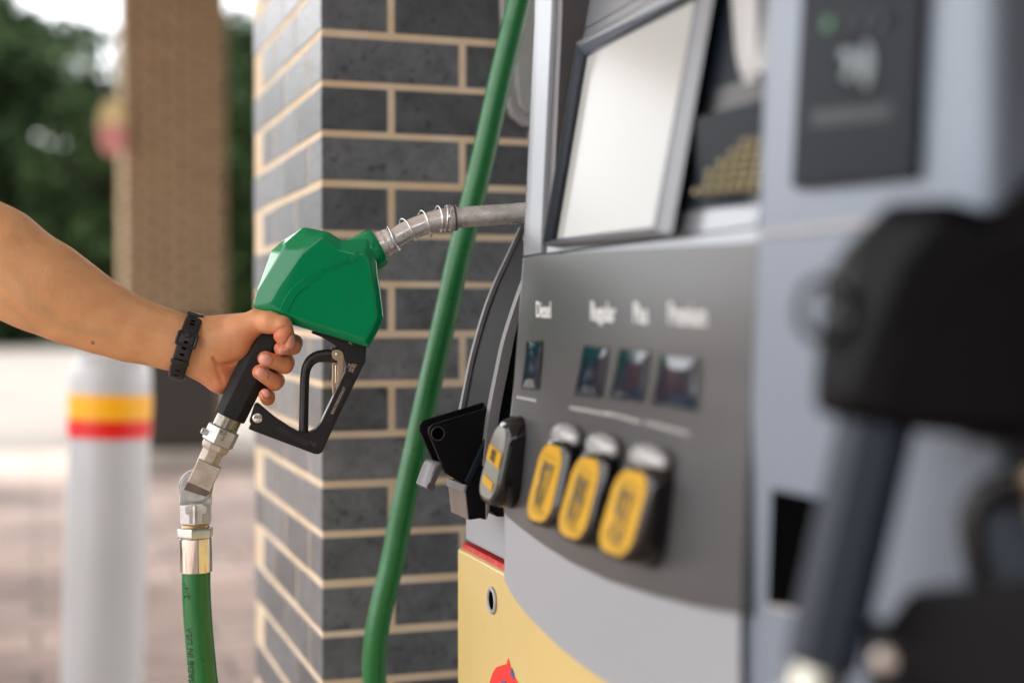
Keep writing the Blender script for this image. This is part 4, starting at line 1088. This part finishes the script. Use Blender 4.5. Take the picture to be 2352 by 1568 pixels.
def patch(name, top, bot, S, off, th, m_, nx=24, ny=12, px=True, parent=None, b=0.0):
    """panel between two polylines (photo points when px) lying on surface S, th thick, its face off in front of it"""
    def res(pl, n):
        P = [Vector((a, b_, 0)) for a, b_ in pl]; L = [0]
        for a, b_ in zip(P, P[1:]): L.append(L[-1] + (b_ - a).length)
        out = []
        for i in range(n + 1):
            s = L[-1] * i / n; k = 0
            while k < len(L) - 2 and L[k + 1] < s: k += 1
            out.append(P[k].lerp(P[k + 1], (s - L[k]) / max(1e-9, L[k + 1] - L[k])))
        return out
    T, B = res(top, nx), res(bot, nx); V = []
    for layer in (0, 1):
        for j in range(ny + 1):
            for i in range(nx + 1):
                q_ = T[i].lerp(B[i], j / ny)
                if px:
                    p = hit(q_.x, q_.y, S, off)
                else: p = Vector((S(q_.y) - off, q_.x, q_.y))
                if layer: p = p + Vector((th, 0, 0))
                V.append(p)
    F = []; W = nx + 1; K = W * (ny + 1)
    for j in range(ny):
        for i in range(nx):
            a = j * W + i; F.append((a, a + 1, a + W + 1, a + W)); F.append((K + a, K + a + W, K + a + W + 1, K + a + 1))
    for i in range(nx): F.append((i, K + i, K + i + 1, i + 1)); a = ny * W + i; F.append((a, a + 1, K + a + 1, K + a))
    for j in range(ny): a = j * W; F.append((a, a + W, K + a + W, K + a)); a = j * W + nx; F.append((a, K + a, K + a + W, a + W))
    o = dl(name, V, F, m_, True, 35, parent)
    if b: bb = o.modifiers.new('bevel', 'BEVEL'); bb.width = b; bb.segments = 3; bb.limit_method = 'ANGLE'; bb.angle_limit = R(40)
    return o
# door bottom arc in (Y, z) from the photo
arc = [(1152, 1312), (1160, 1335), (1180, 1372), (1208, 1408), (1240, 1442), (1290, 1490), (1345, 1533), (1410, 1577), (1500, 1630), (1620, 1690), (1700, 1725)]
arcYZ = [(hit(x, y, Xp).y, hit(x, y, Xp).z) for x, y in arc]
YL = 1.362
arcYZ[0] = (YL - .001, arcYZ[0][1])
ztop_door = hit(1230, 586, Xp).z
# main door below the fascia: rounded far edge
def door():
    ys = []
    Y0 = arcYZ[-1][0]
    r_ = .020; prof = []           # (Y, dx) profile from near to far, bending away at the far edge
    n = 30
    for i in range(n + 1): prof.append((Y0 + (YL - r_ - Y0) * i / n, 0))
    for k in range(1, 9):
        a = math.pi / 2 * k / 8; prof.append((YL - r_ + r_ * math.sin(a), r_ * (1 - math.cos(a))))
    prof.append((YL, .27))
    def zb(Y):
        for (ya, za), (yb, zb_) in zip(arcYZ, arcYZ[1:]):
            if yb <= Y <= ya: return za + (zb_ - za) * (ya - Y) / (ya - yb)
        return arcYZ[0][1] if Y > arcYZ[0][0] else arcYZ[-1][1]
    return prof, zb
prof, zb = door()
def skin_door(name, prof, zlo, zhi, m_, ny=26):
    V = []; F = []; W = len(prof)
    for j in range(ny + 1):
        for (Y, dx) in prof:
            z0 = zlo(Y); z = z0 + (zhi - z0) * j / ny; V.append((Xp(z) + dx, Y, z))
    for j in range(ny):
        for i in range(W - 1): a = j * W + i; F.append((a, a + 1, a + W + 1, a + W))
    k = len(V)
    for i, (Y, dx) in enumerate(prof): V.append((.74, Y, zlo(Y)))      # underside
    for i in range(W - 1): F.append((i, k + i, k + i + 1, i + 1))
    k2 = len(V)
    for i, (Y, dx) in enumerate(prof): V.append((.74, Y, zhi))
    for i in range(W - 1): F.append((ny * W + i, ny * W + i + 1, k2 + i + 1, k2 + i))
    return dl(name, V, F, m_, True, 50)
skin_door('door', prof, zb, ztop_door - .0012, M['silver'])
YC = 1.294
prof2 = [(YC, .20)] + [(YC, 0.002), (YC + .0015, 0)] + [p for p in prof if p[0] > YC + .002]
skin_door('side_frame', prof2, lambda Y: ztop_door + .0012, 2.35, M['side_silver'], 20)
# side cheek of the frame, leaning fascia
patch('frame_cheek', [(YC - .0005, 2.3), (YC - .0175, 2.3)], [(YC - .0005, 1.198), (YC - .0175, 1.198)], lambda z: Xp(z) + .0045 + .0, 0, .2, M['darkgrey'], 2, 10, px=False)
patch('fascia', [(YC - .018, 2.35), (.86, 2.35)], [(YC - .018, ztop_door + .001), (.86, ztop_door + .001)], Xf, 0, .03, M['side_silver'], 20, 12, px=False)
patch('fascia_top_trim', [(1324, 76), (1466, -6), (1700, -141)], [(1324, 79), (1466, -3), (1700, -138)], Xf, .0006, .002, M['darkgrey'], 10, 1)
# screen surround: sloping frame round the display
def ringframe(name, outer, inner, oo, io, S, m_):
    n = len(outer); V = [hit(x, y, S, oo) for x, y in outer] + [hit(x, y, S, io) for x, y in inner] + [hit(x, y, S, -.004) for x, y in outer]
    F = [(i, (i + 1) % n, n + (i + 1) % n, n + i) for i in range(n)] + [(i, 2 * n + i, 2 * n + (i + 1) % n, (i + 1) % n) for i in range(n)]
    return dl(name, V, F, m_)
TR = (1660, -45)
def off2(poly, d):
    c = (sum(p[0] for p in poly) / len(poly), sum(p[1] for p in poly) / len(poly)); return [(c[0] + (x - c[0]) * d, c[1] + (y - c[1]) * d) for x, y in poly]
scr_in = [(1341, 128), (1268, 550), (1503, 525), (1604, -12)]
scr_mid = [(1326, 106), (1249, 559), (1510, 531), (1612, -32)]
scr_out = [(1323, 98), (1246, 562), (1543, 537), (1654, -85)]
dsp = ringframe('display_frame', scr_out, scr_mid, .012, .010, Xf, M['silver_frame'])
ringframe('display_bevel', scr_mid, scr_in, .010, .002, Xf, M['bevel_blue'])
ringframe('display_gasket', scr_in, [(1353, 134), (1284, 547), (1499, 521), (1595, 6)], .0022, .0016, Xf, M['black_plain'])
V = [hit(x, y, Xf, .0018) for x, y in ((1350, 131), (1280, 549), (1501, 523), (1600, -2))]
dl('display', V, [(0, 1, 2, 3)], M['screen'])
# keypad bay
V = [hit(x, y, Xf, .0015) for x, y in ((1650, -110), (1545, 487), (1760, 466), (1760, -140))]
dl('keypad_bay', V, [(0, 1, 2, 3)], M['slate'])
V = [hit(x, y, Xf, .0022) for x, y in ((1640, 205), (1600, 300), (1730, 470), (1755, 466), (1755, 170))]
o = dl('keypad_recess', [v for v in V], [(0, 1, 2, 3, 4)], M['black_plain'])
keyp = dl('keypad', *box_data(hit(1700, 392, Xf, .002), (.004, .13, .09)), M['slate'])
for r_ in range(6):
    for c_ in range(7):
        x = 1606 + c_ * 23 + r_ * 4; y = 440 - r_ * 21 - c_ * 2
        if (x - 1600) < (430 - y) * .95 + 3: continue
        p = hit(x, y, Xf, .010); ax = (Vector((1, 0, -.0)), Vector((0, 1, 0)), Vector((.18, 0, 1)).normalized())
        k = dl('key', *box_data(p, (.008, .0085, .0055), ax), M['keys']); bev(k, .0015)
# card reader, pale with rounded foot
prf = [(1672, -120), (1690, 120), (1700, 170), (1712, 178), (1765, 165), (1775, 130), (1775, -140)]
V = [hit(x, y, Xf, .030) for x, y in prf] + [hit(x, y, Xf, .0) + Vector((.0, .0, 0)) for x, y in prf]; n = len(prf)
o = dl('card_reader', V, [tuple(range(n))] + [(i, n + i, n + (i + 1) % n, (i + 1) % n) for i in range(n)], M['white_plastic']); bev(o, .004)
o = dl('card_slot', *box_data(hit(1732, 70, Xf, .031), (.006, .018, .07)), M['grey_plastic'])
# lower grey control panel
top = [(1203, 592), (1240, 585), (1400, 574), (1661, 559), (1742, 553)]
bot = [(1157, 1172), (1165, 1186), (1200, 1215), (1250, 1252), (1310, 1290), (1400, 1333), (1500, 1366), (1600, 1392), (1702, 1410)]
patch('control_panel', top, bot, Xp, .0035, .01, M['panelgrey'], 40, 26)
# ---- near column of the dispenser
def nearY(x): return hit(x, 731, Xn).y
YN1, YN0 = hit(1722, 731, Xn).y, hit(2262, 731, Xn).y
patch('card_column', [(1762, -400), (2262, -560)], [(1683, 1700), (2262, 2000)], Xn, 0, .30, M['silver_pale'], 8, 12, b=.012)
o = dl('column_seam', *box_data((Xn(0) - .0005, (YN0 + YN1) / 2, hit(1900, 522, Xn).z), (.004, YN1 - YN0 - .03, .004)), M['grey_plastic'])
patch('reader_panel', [(1842, -60), (1852, -66), (2122, -90)], [(1815, 430), (1825, 436), (2098, 413)], Xn, .006, .006, M['slate'], 12, 8, b=.002)
# contactless mark, LED, printed band
cc = hit(1965, 158, Xn, .0068)
arcs = []
for k, r_ in enumerate((.006, .0105, .015)):
    pts = [cc + Vector((0, -.008 + r_ * math.cos(a) * -1 + .006, r_ * math.sin(a))) for a in [R(-55 + 110 * t / 10) for t in range(11)]]
    arcs.append(sweep_data(pts, .0016, 6, ref=(1, 0, 0)))
hpts = [cc + Vector((0, .008, -.004)), cc + Vector((0, .002, .002)), cc + Vector((0, .004, .008)), cc + Vector((0, .010, .010))]
arcs.append(sweep_data(hpts, .0035, 8, ref=(1, 0, 0)))
dl('contactless_mark', *join_data(arcs), M['reader_print'])
oval = [cc + Vector((0, .0185 * math.cos(a), .0185 * math.sin(a))) for a in [2 * math.pi * k / 32 for k in range(33)]]
dl('mark_ring', *sweep_data(oval, .0006, 6, ref=(1, 0, 0)), M['reader_dim'])
for i, x in enumerate((1905, 1945, 1985, 2025)):
    p = hit(x, 56 - i * 3, Xn, .0068)
    dl('indicator_light', *sweep_data([p, p - Vector((.0015, 0, 0))], .0042, 16, ref=(0, 0, 1)), M['led'] if i == 0 else M['reader_dim'])
V = [hit(x, y, Xn, .0066) for x, y in ((1866, 254), (1862, 292), (2046, 272), (2050, 238))]
dl('printed_band', V, [(0, 1, 2, 3)], M['reader_dim'])
# slot and recess of the near nozzle boot
V = [hit(x, y, Xn, .0015) for x, y in ((1772, 1122), (1762, 1395), (1900, 1425), (1905, 1150))]
dl('receipt_slot', V, [(0, 1, 2, 3)], M['hole'])
V = [hit(x, y, Xn, .003) for x, y in ((1762, 1385), (1762, 1398), (1838, 1412), (1838, 1398))]
dl('slot_lip', V, [(0, 1, 2, 3)], M['grey_plastic'])
# boot bay: dark recess beyond the card column
o = dl('boot_bay', *box_data((Xn(0) + .26, YN0 - .16, 1.25), (.22, .32, 2.2)), M['hole'])
o = dl('boot_bay_side', *box_data((Xn(0) + .08, YN0 - .33, 1.25), (.30, .02, 2.2)), M['black_satin'])
V = [onX(x, y, .402) for x, y in ((2075, 1352), (2700, 1300), (2900, 2300), (1960, 2300), (1985, 1480))]; n = len(V)
V += [p + Vector((.06, 0, 0)) for p in V]
o = dl('boot_tray', V, [tuple(range(n)), tuple(range(n, 2 * n))[::-1]] + [(i, (i + 1) % n, n + (i + 1) % n, n + i) for i in range(n)], M['black_satin']); bev(o, .006, 3, 25)
pr = at(1893, 712, .69)
rg = [pr + (Rt * math.cos(a) * .0120 + Up * math.sin(a) * .0142) for a in [2 * math.pi * k / 32 for k in range(33)]]
V, F = sweep_data(rg, .0027, 10, ref=-Fw, cap=False)
hook = link('hold_ring', raw([blk.matrix_world.inverted() @ v for v in V], F), M['black_gloss'], blk, True, 60)
# body behind everything and base
o = dl('cabinet', *box_data((.91, .95, 1.22), (.50, 1.14, 2.1)), M['silver']); bev(o, .01)
# ---- yellow skirt below the door, with frame stile above it
XY = .467
yl = onX(1050, 1400, XY).y
def S2(z): return XY
ytop = [(1052, 1258), (1153, 1314), (1700, 1618)]
V = []
zy = onX(1052, 1258, XY).z
o = dl('skirt_panel', *box_data((XY + .015, (yl + .1) / 2, (zy + .2) / 2), (.03, yl - .1, zy - .2)), M['yellow_panel']); bev(o, .004, 3)
o = dl('skirt_trim', *box_data((XY + .028, (yl + .1) / 2 - .001, zy + .003), (.045, yl - .104, .006)), M['red_edge'])
o = dl('stile', *box_data((XY + .025, (onX(1057, 1230, XY).y + 1.30) / 2, zy + .0095 + .06), (.038, onX(1057, 1230, XY).y - 1.30, .12)), M['silver']); bev(o, .004, 3)
# lock hole
p = onX(1132, 1378, XY)
ringp = [p + Vector((-.001, .0125 * math.cos(a), .0125 * math.sin(a))) for a in [2 * math.pi * k / 28 for k in range(29)]]
dl('lock_ring', *sweep_data(ringp, .0024, 8, ref=(1, 0, 0), cap=False), M['grey_plastic'], True, 60)
dl('lock_hole', *sweep_data([p + Vector((-.0012, 0, 0)), p + Vector((.001, 0, 0))], .0115, 24, ref=(0, 0, 1)), M['hole'])
def decal(name, pts, m_, th):
    P = [onX(x, y, XY - th) for x, y in pts]; n = len(P); V = P + [q_ + Vector((.0006, 0, 0)) for q_ in P]
    dl(name, V, [tuple(range(n)), tuple(range(n, 2 * n))[::-1]] + [(i, (i + 1) % n, n + (i + 1) % n, n + i) for i in range(n)], m_)
decal('decal', [(1118, 1600), (1124, 1568), (1131, 1545), (1140, 1531), (1154, 1526), (1163, 1524), (1167, 1511), (1171, 1527), (1176, 1545), (1190, 1568), (1202, 1600)], M['decal_red'], .0008)
decal('decal_mark', [(1172, 1546), (1175, 1533), (1179, 1550), (1180, 1560)], M['decal_blue'], .0014)
decal('decal_mark', [(1140, 1600), (1143, 1572), (1152, 1563), (1161, 1564), (1166, 1575), (1168, 1600)], M['decal_blue'], .0014)
decal('decal_mark', [(1172, 1600), (1172, 1570), (1178, 1566), (1186, 1578), (1190, 1600)], M['decal_blue'], .0014)
# ---- buttons with captions on the control panel
def ptS(x, y, off): return hit(x, y, Xp, off)
def quadpatch(name, q4, off, th, m_, bw=0, parent=None):
    V = [ptS(x, y, off) for x, y in q4] + [ptS(x, y, -.002) for x, y in q4]
    o = dl(name, V, [(0, 1, 2, 3), (0, 4, 5, 1), (1, 5, 6, 2), (2, 6, 7, 3), (3, 7, 4, 0)], m_, parent=parent)
    if bw: bev(o, bw, 3)
    return o
btn = [((1212, 790), (1240, 790), (1233, 886), (1202, 884)), ((1345, 800), (1388, 806), (1376, 905), (1326, 900)), ((1428, 808), (1482, 813), (1470, 915), (1408, 908)), ((1524, 822), (1594, 830), (1590, 935), (1507, 922))]
cap = [('Diesel', 1248, 722, .0125), ('Regular', 1384, 727, .0135), ('Plus', 1471, 730, .0135), ('Premium', 1578, 733, .0135)]
for q4 in btn:
    cx_ = sum(a for a, _ in q4) / 4; cy_ = sum(b_ for _, b_ in q4) / 4
    q4 = [(cx_ + (a - cx_) * 1.15, cy_ + (b_ - cy_) * 1.10) for a, b_ in q4]
    fr = [(cx_ + (a - cx_) * 1.12, cy_ + (b_ - cy_) * 1.08) for a, b_ in q4]
    quadpatch('button_frame', fr, .0048, 0, M['black_plain'], .001)
    # glossy bulging cap
    V = []; n = 8
    for j in range(n + 1):
        for i in range(n + 1):
            u, v = i / n, j / n
            x = (q4[0][0] * (1 - u) + q4[1][0] * u) * (1 - v) + (q4[3][0] * (1 - u) + q4[2][0] * u) * v
            y = (q4[0][1] * (1 - u) + q4[1][1] * u) * (1 - v) + (q4[3][1] * (1 - u) + q4[2][1] * u) * v
            V.append(ptS(x, y, .0050 + .0014 * (1 - (2 * u - 1) ** 4) * (1 - (2 * v - 1) ** 4)))
    F = [(j * (n + 1) + i, j * (n + 1) + i + 1, (j + 1) * (n + 1) + i + 1, (j + 1) * (n + 1) + i) for j in range(n) for i in range(n)]
    dl('button', V, F, M['button_glass'], True)
for s_, x, y, sz in cap:
    y -= 9
    me = text_mesh(s_, sz * 1.75, .0002, bold=.0002); me.transform(Matrix.Diagonal((.76, 1, 1, 1))); p = ptS(x, y, .0042)
    d = (ptS(x - 20, y - 1, .0042) - ptS(x + 20, y + 1, .0042)).normalized()
    d = -d; place(me, p - DO, d, Vector((-.02, 0, 1)))
    link('caption', me, M['print_white'], disp)
for x0, y0, x1, y1 in ((1186, 908, 1232, 917), (1308, 932, 1400, 948), (1392, 944, 1470, 965), (1482, 965, 1582, 992)):
    P = []
    k = int((x1 - x0) / 6)
    for i in range(k):
        f = (i + .2) / k; g = (i + .75) / k
        a = ptS(x0 + (x1 - x0) * f, y0 + (y1 - y0) * f, .0038); b_ = ptS(x0 + (x1 - x0) * g, y0 + (y1 - y0) * g, .0038); hh_ = random.uniform(.004, .0065)
        P.append(([a, b_, b_ + Vector((0, 0, -hh_)), a + Vector((0, 0, -hh_))], [(0, 1, 2, 3)]))
    dl('fine_print', *join_data(P), M['print_grey'])
# octane badges: black glossy pods with yellow faces
def pod(base, face, facemat, txt, band=None):
    """base/face: photo quads TL TR BR BL; the face leans out from the panel"""
    def rnd(q4, n, off, off_b):
        P = []
        for k in range(n):
            a = 2 * math.pi * k / n + math.pi / 4; c_, s_ = math.cos(a), math.sin(a)
            u = .5 + .5 * math.copysign(min(1, abs(c_) * 1.1) ** .62, c_); v = .5 - .5 * math.copysign(min(1, abs(s_) * 1.03) ** .68, s_)
            x = (q4[0][0] * (1 - u) + q4[1][0] * u) * (1 - v) + (q4[3][0] * (1 - u) + q4[2][0] * u) * v
            y = (q4[0][1] * (1 - u) + q4[1][1] * u) * (1 - v) + (q4[3][1] * (1 - u) + q4[2][1] * u) * v
            P.append(ptS(x, y, off + (off_b - off) * v))
        return P
    n = 40
    B = rnd(base, n, .002, .002); Fc = rnd([(x, y) for x, y in face], n, .020, .030)
    c_ = sum(Fc, Vector()) / n; Fo = [c_ + (p - c_) * 1.10 + Vector((.004, 0, 0)) for p in Fc]
    V = B + Fo + Fc; F = [(i, (i + 1) % n, n + (i + 1) % n, n + i) for i in range(n)] + [(n + i, n + (i + 1) % n, 2 * n + (i + 1) % n, 2 * n + i) for i in range(n)] + [tuple(range(2 * n, 3 * n))]
    pd = dl('grade_button', V, F, M['black_gloss'], True, 60)
    In = [c_ + (p - c_) * .93 + Vector((-.0008, 0, 0)) for p in Fc]
    if txt != 'DIESEL':  # pale domes shaped in place of highlights on the pod tops
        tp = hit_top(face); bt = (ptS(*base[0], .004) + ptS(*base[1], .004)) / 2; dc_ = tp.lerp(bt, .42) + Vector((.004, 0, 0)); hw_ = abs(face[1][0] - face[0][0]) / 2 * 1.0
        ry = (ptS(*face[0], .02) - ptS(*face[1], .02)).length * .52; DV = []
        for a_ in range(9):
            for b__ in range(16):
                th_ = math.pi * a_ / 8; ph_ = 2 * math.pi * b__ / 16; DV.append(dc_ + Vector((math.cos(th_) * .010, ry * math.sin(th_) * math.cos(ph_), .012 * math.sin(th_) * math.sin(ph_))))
        dl('button_highlight', DV, [(a_ * 16 + b__, a_ * 16 + (b__ + 1) % 16, (a_ + 1) * 16 + (b__ + 1) % 16, (a_ + 1) * 16 + b__) for a_ in range(8) for b__ in range(16)], M['dome'], True)
    dl('grade_label', In, [tuple(range(n))], facemat)
    up_ = (hit_top(face) - hit_bot(face)); upn = up_.normalized()
    cc_ = c_ + Vector((-.0016, 0, 0)); yd = Vector((0, -1, 0)); yd = (yd - upn * yd.dot(upn)).normalized()
    wid = abs(max(p.y for p in In) - min(p.y for p in In)) * .8; hei = up_.length
    def bar(fz, hz, m_, wf=1.0, nm='label_line'):
        c2 = cc_ + upn * (hei * fz); nrm = upn.cross(yd)
        dl(nm, *box_data(c2, (wid * wf, hei * hz, .0006), (yd, upn, nrm)), m_)
    if txt == 'DIESEL':
        bar(.08, .20, M['label_yellow'], 1.0, 'label_block'); bar(-.27, .11, M['label_yellow'], .8, 'label_block')
        me = text_mesh('DIESEL', .0125, .0003); me.transform(Matrix.Diagonal((.42, 1.3, 1, 1))); place(me, cc_ + upn * (hei * .08) + Vector((-.001, 0, 0)) - DO, yd, upn); link('label_text', me, M['label_dark'], disp)
    else:
        me = text_mesh(txt, .052, .0003, bold=.0); me.transform(Matrix.Diagonal((.55, 1.1, 1, 1))); place(me, cc_ - upn * (hei * .06) + Vector((-.0004, 0, 0)) - DO, yd, upn); link('label_text', me, M['label_dark'], disp)
        bar(.32, .008, M['label_dark'], .6); bar(.24, .008, M['label_dark'], .75); bar(-.32, .006, M['label_dark'], .8); bar(-.36, .006, M['label_dark'], .5)
def hit_top(q4): return (ptS(*q4[0], .020) + ptS(*q4[1], .020)) / 2
def hit_bot(q4): return (ptS(*q4[3], .030) + ptS(*q4[2], .030)) / 2
pod([(1170, 948), (1216, 956), (1196, 1172), (1130, 1160)], [(1140, 968), (1172, 980), (1134, 1158), (1094, 1138)], M['label_grey'], 'DIESEL')
pod([(1285, 982), (1340, 990), (1320, 1225), (1235, 1205)], [(1248, 1008), (1302, 1022), (1262, 1208), (1202, 1196)], M['label_yellow'], '87')
pod([(1370, 1000), (1425, 1008), (1420, 1270), (1330, 1250)], [(1326, 1038), (1390, 1050), (1340, 1252), (1272, 1226)], M['label_yellow'], '89')
pod([(1455, 1018), (1560, 1040), (1530, 1315), (1430, 1290)], [(1422, 1066), (1502, 1082), (1445, 1292), (1364, 1262)], M['label_yellow'], '93')
tag(disp, 'silver fuel dispenser with display, four grade buttons and a yellow skirt', 'fuel dispenser')

# ---------------------------------------------------------------- diesel nozzle boot on the far end of the dispenser
YB = 1.4661
boot = empty('nozzle_boot', tuple(onY(1100, 1060, YB))); BO = Vector(boot.location)
def bl_(name, V, F, m_, smooth=False, angle=None):
    return link(name, raw([Vector(v) - BO for v in V], F), m_, boot, smooth, angle)
def yprism(name, pts, Y0, Y1, m_, bw=.002):
    P = [onY(x, y, Y0) for x, y in pts]; n = len(P); V = P + [Vector((p.x, Y1, p.z)) for p in P]
    o = bl_(name, V, [tuple(range(n)), tuple(range(n, 2 * n))[::-1]] + [(i, (i + 1) % n, n + (i + 1) % n, n + i) for i in range(n)], m_); bev(o, bw, 3, 25); return o
# curved back plate (far) and its pale rims
far_c = catmull([onY(x, y, 1.53) for x, y in ((1200, 525), (1164, 603), (1144, 645), (1117, 715), (1089, 813), (1074, 884), (1062, 945))], 5)
near_c = catmull([onY(x, y, 1.41) for x, y in ((1206, 640), (1192, 687), (1168, 771), (1150, 856), (1134, 937), (1124, 1010), (1118, 1070))], 5)
n = min(len(far_c), len(near_c)); V = []; F = []
for i in range(n): V += [far_c[i], near_c[i] + Vector((.002, .004, 0)), near_c[i] + Vector((.03, .004, 0)), far_c[i] + Vector((.06, 0, 0))]
for i in range(n - 1):
    for k in range(3): a = i * 4 + k; F.append((a, a + 1, a + 5, a + 4))
bl_('back_plate', V, F, M['black_satin'], True, 60)
bx4 = [(-1, -1), (1, -1), (1, 1), (-1, 1)]
V, F = sweep_data([p + Vector((-.001, -.001, 0)) for p in far_c], [(.0030, .004)] * len(far_c), ref=(1, 0, 0), sec=bx4)
bl_('far_rim', V, F, M['grey_hook'], True, 40)
V, F = sweep_data([p + Vector((0, 0, 0)) for p in near_c], [(.0018 + .0036 * min(1, i / 12), .006) for i in range(len(near_c))], ref=(1, 0, 0), sec=bx4)
bl_('near_rim', V, F, M['grey_hook'], True, 40)
ch = [(1123, 936), (1004, 971.5), (994, 975.5), (986, 983), (985, 994), (1023, 1085.5), (1070, 1116), (1114, 1006), (1126, 960)]
yprism('near_cheek', ch, 1.416, 1.422, M['black_satin'], .0012)
chf = [(1132, 918), (984, 962), (972, 967), (964.5, 975), (964, 988), (994, 1056), (1010, 1076), (1050, 1090), (1100, 1000), (1140, 940)]
yprism('far_cheek', chf, 1.458, 1.464, M['black_satin'], .0012)
p = onY(1005.6, 995.4, 1.4155)
bl_('pin_hole', *sweep_data([p, p + Vector((0, .0012, 0))], .0068, 24, ref=(0, 0, 1)), M['hole'])
rp_ = [p + Vector((.0070 * math.cos(a), -.0002, .0070 * math.sin(a))) for a in [2 * math.pi * k / 24 for k in range(25)]]
bl_('hole_rim', *sweep_data(rp_, .0004, 6, ref=(0, 1, 0), cap=False), M['darkgrey'], True)
yprism('block', [(1070, 1120), (1079, 1112), (1112, 1050), (1165, 1050), (1165, 1186), (1143, 1187), (1126, 1172), (1116, 1194), (1104, 1190), (1078, 1194)], 1.410, 1.472, M['black_satin'], .0015)
def xplate(name, a, b, Y0, Y1, th, m_):
    A_, B_ = onY(*a, Y0), onY(*b, Y0); V = []
    for Y in (Y0, Y1):
        for q_ in (A_, B_):
            V += [Vector((q_.x, Y, q_.z)), Vector((q_.x - th, Y, q_.z))]
    bev(bl_(name, V, [(0, 1, 3, 2), (4, 6, 7, 5), (0, 2, 6, 4), (1, 5, 7, 3), (0, 4, 5, 1), (2, 3, 7, 6)], m_), .0005, 2)
xplate('side_plate', (1070.5, 1131), (1077.5, 1193), 1.4095, 1.4725, .0014, M['brown_steel'])
xplate('side_lip', (1074, 1113), (1070, 1131), 1.4085, 1.4735, .003, M['grey_hook'])
yprism('side_rib', [(1116, 1004), (1069, 1106), (1080, 1111), (1112, 1048), (1122, 1010)], 1.408, 1.414, M['slate'], .001)
yprism('small_tab', [(1117, 1154), (1125, 1151), (1125, 1173), (1117, 1194)], 1.406, 1.4095, M['brown_steel'], .0006)
sec8 = [(.95, 1), (1, .7), (1, -.7), (.95, -1), (-.95, -1), (-1, -.7), (-1, .7), (-.95, 1)]
pth = catmull([onY(x, y, 1.450) for x, y in ((1006, 1067), (998, 1064), (990, 1070), (982, 1090), (973, 1116))], 6)
V, F = sweep_data(pth, [(.0220, .0030)] * len(pth), ref=(0, 1, 0), sec=sec8)
bl_('hook', V, F, M['grey_hook'], True, 40)
p = onY(990.5, 1117, 1.4275)
bl_('hook_roll', *sweep_data([p, p + Vector((0, .044, 0))], .0044, 16, ref=(0, 0, 1)), M['darkgrey'], True, 40)
pth = catmull([onY(x, y, 1.4265) for x, y in ((1016, 1070), (1009, 1074), (1002, 1087), (992, 1110))], 6)
V, F = sweep_data(pth, [(.0016, .0028)] * len(pth), ref=(0, 1, 0), sec=bx4)
bl_('hook_edge', V, F, M['darkgrey'], True, 40)
tag(boot, 'black nozzle boot with grey hook on the far end of the dispenser', 'nozzle boot')

# ---------------------------------------------------------------- pale rounded plate on the column, behind the green hose
YW = COLY - .012
pl = [(1150, -40), (1158, 200), (1172, 262), (1200, 290), (1262, 300), (1262, -60)]
wp = empty('wall_plate', tuple(onY(1205, 120, YW))); WO = Vector(wp.location)
def plate(name, pts, Y0, Y1, m_, bw):
    P = [onY(x, y, Y0) for x, y in pts]; n = len(P); V = [p - WO for p in P] + [Vector((p.x, Y1, p.z)) - WO for p in P]
    o = link(name, raw(V, [tuple(range(n)), tuple(range(n, 2 * n))[::-1]] + [(i, (i + 1) % n, n + (i + 1) % n, n + i) for i in range(n)]), m_, wp); bev(o, bw, 4, 40)
plate('border', pl, YW, COLY, M['grey_plastic'], .004)
plate('face', [(1182, -60), (1186, 190), (1194, 240), (1212, 262), (1262, 268), (1262, -60)], YW - .006, YW, M['white_plastic'], .003)
tag(wp, 'pale rounded plate on the charcoal column, between the hose and the dispenser', 'plate')

n_tris = sum(len(o.data.polygons) for o in bpy.data.objects if o.type == 'MESH')
print('objects', len(bpy.data.objects), 'faces', n_tris)
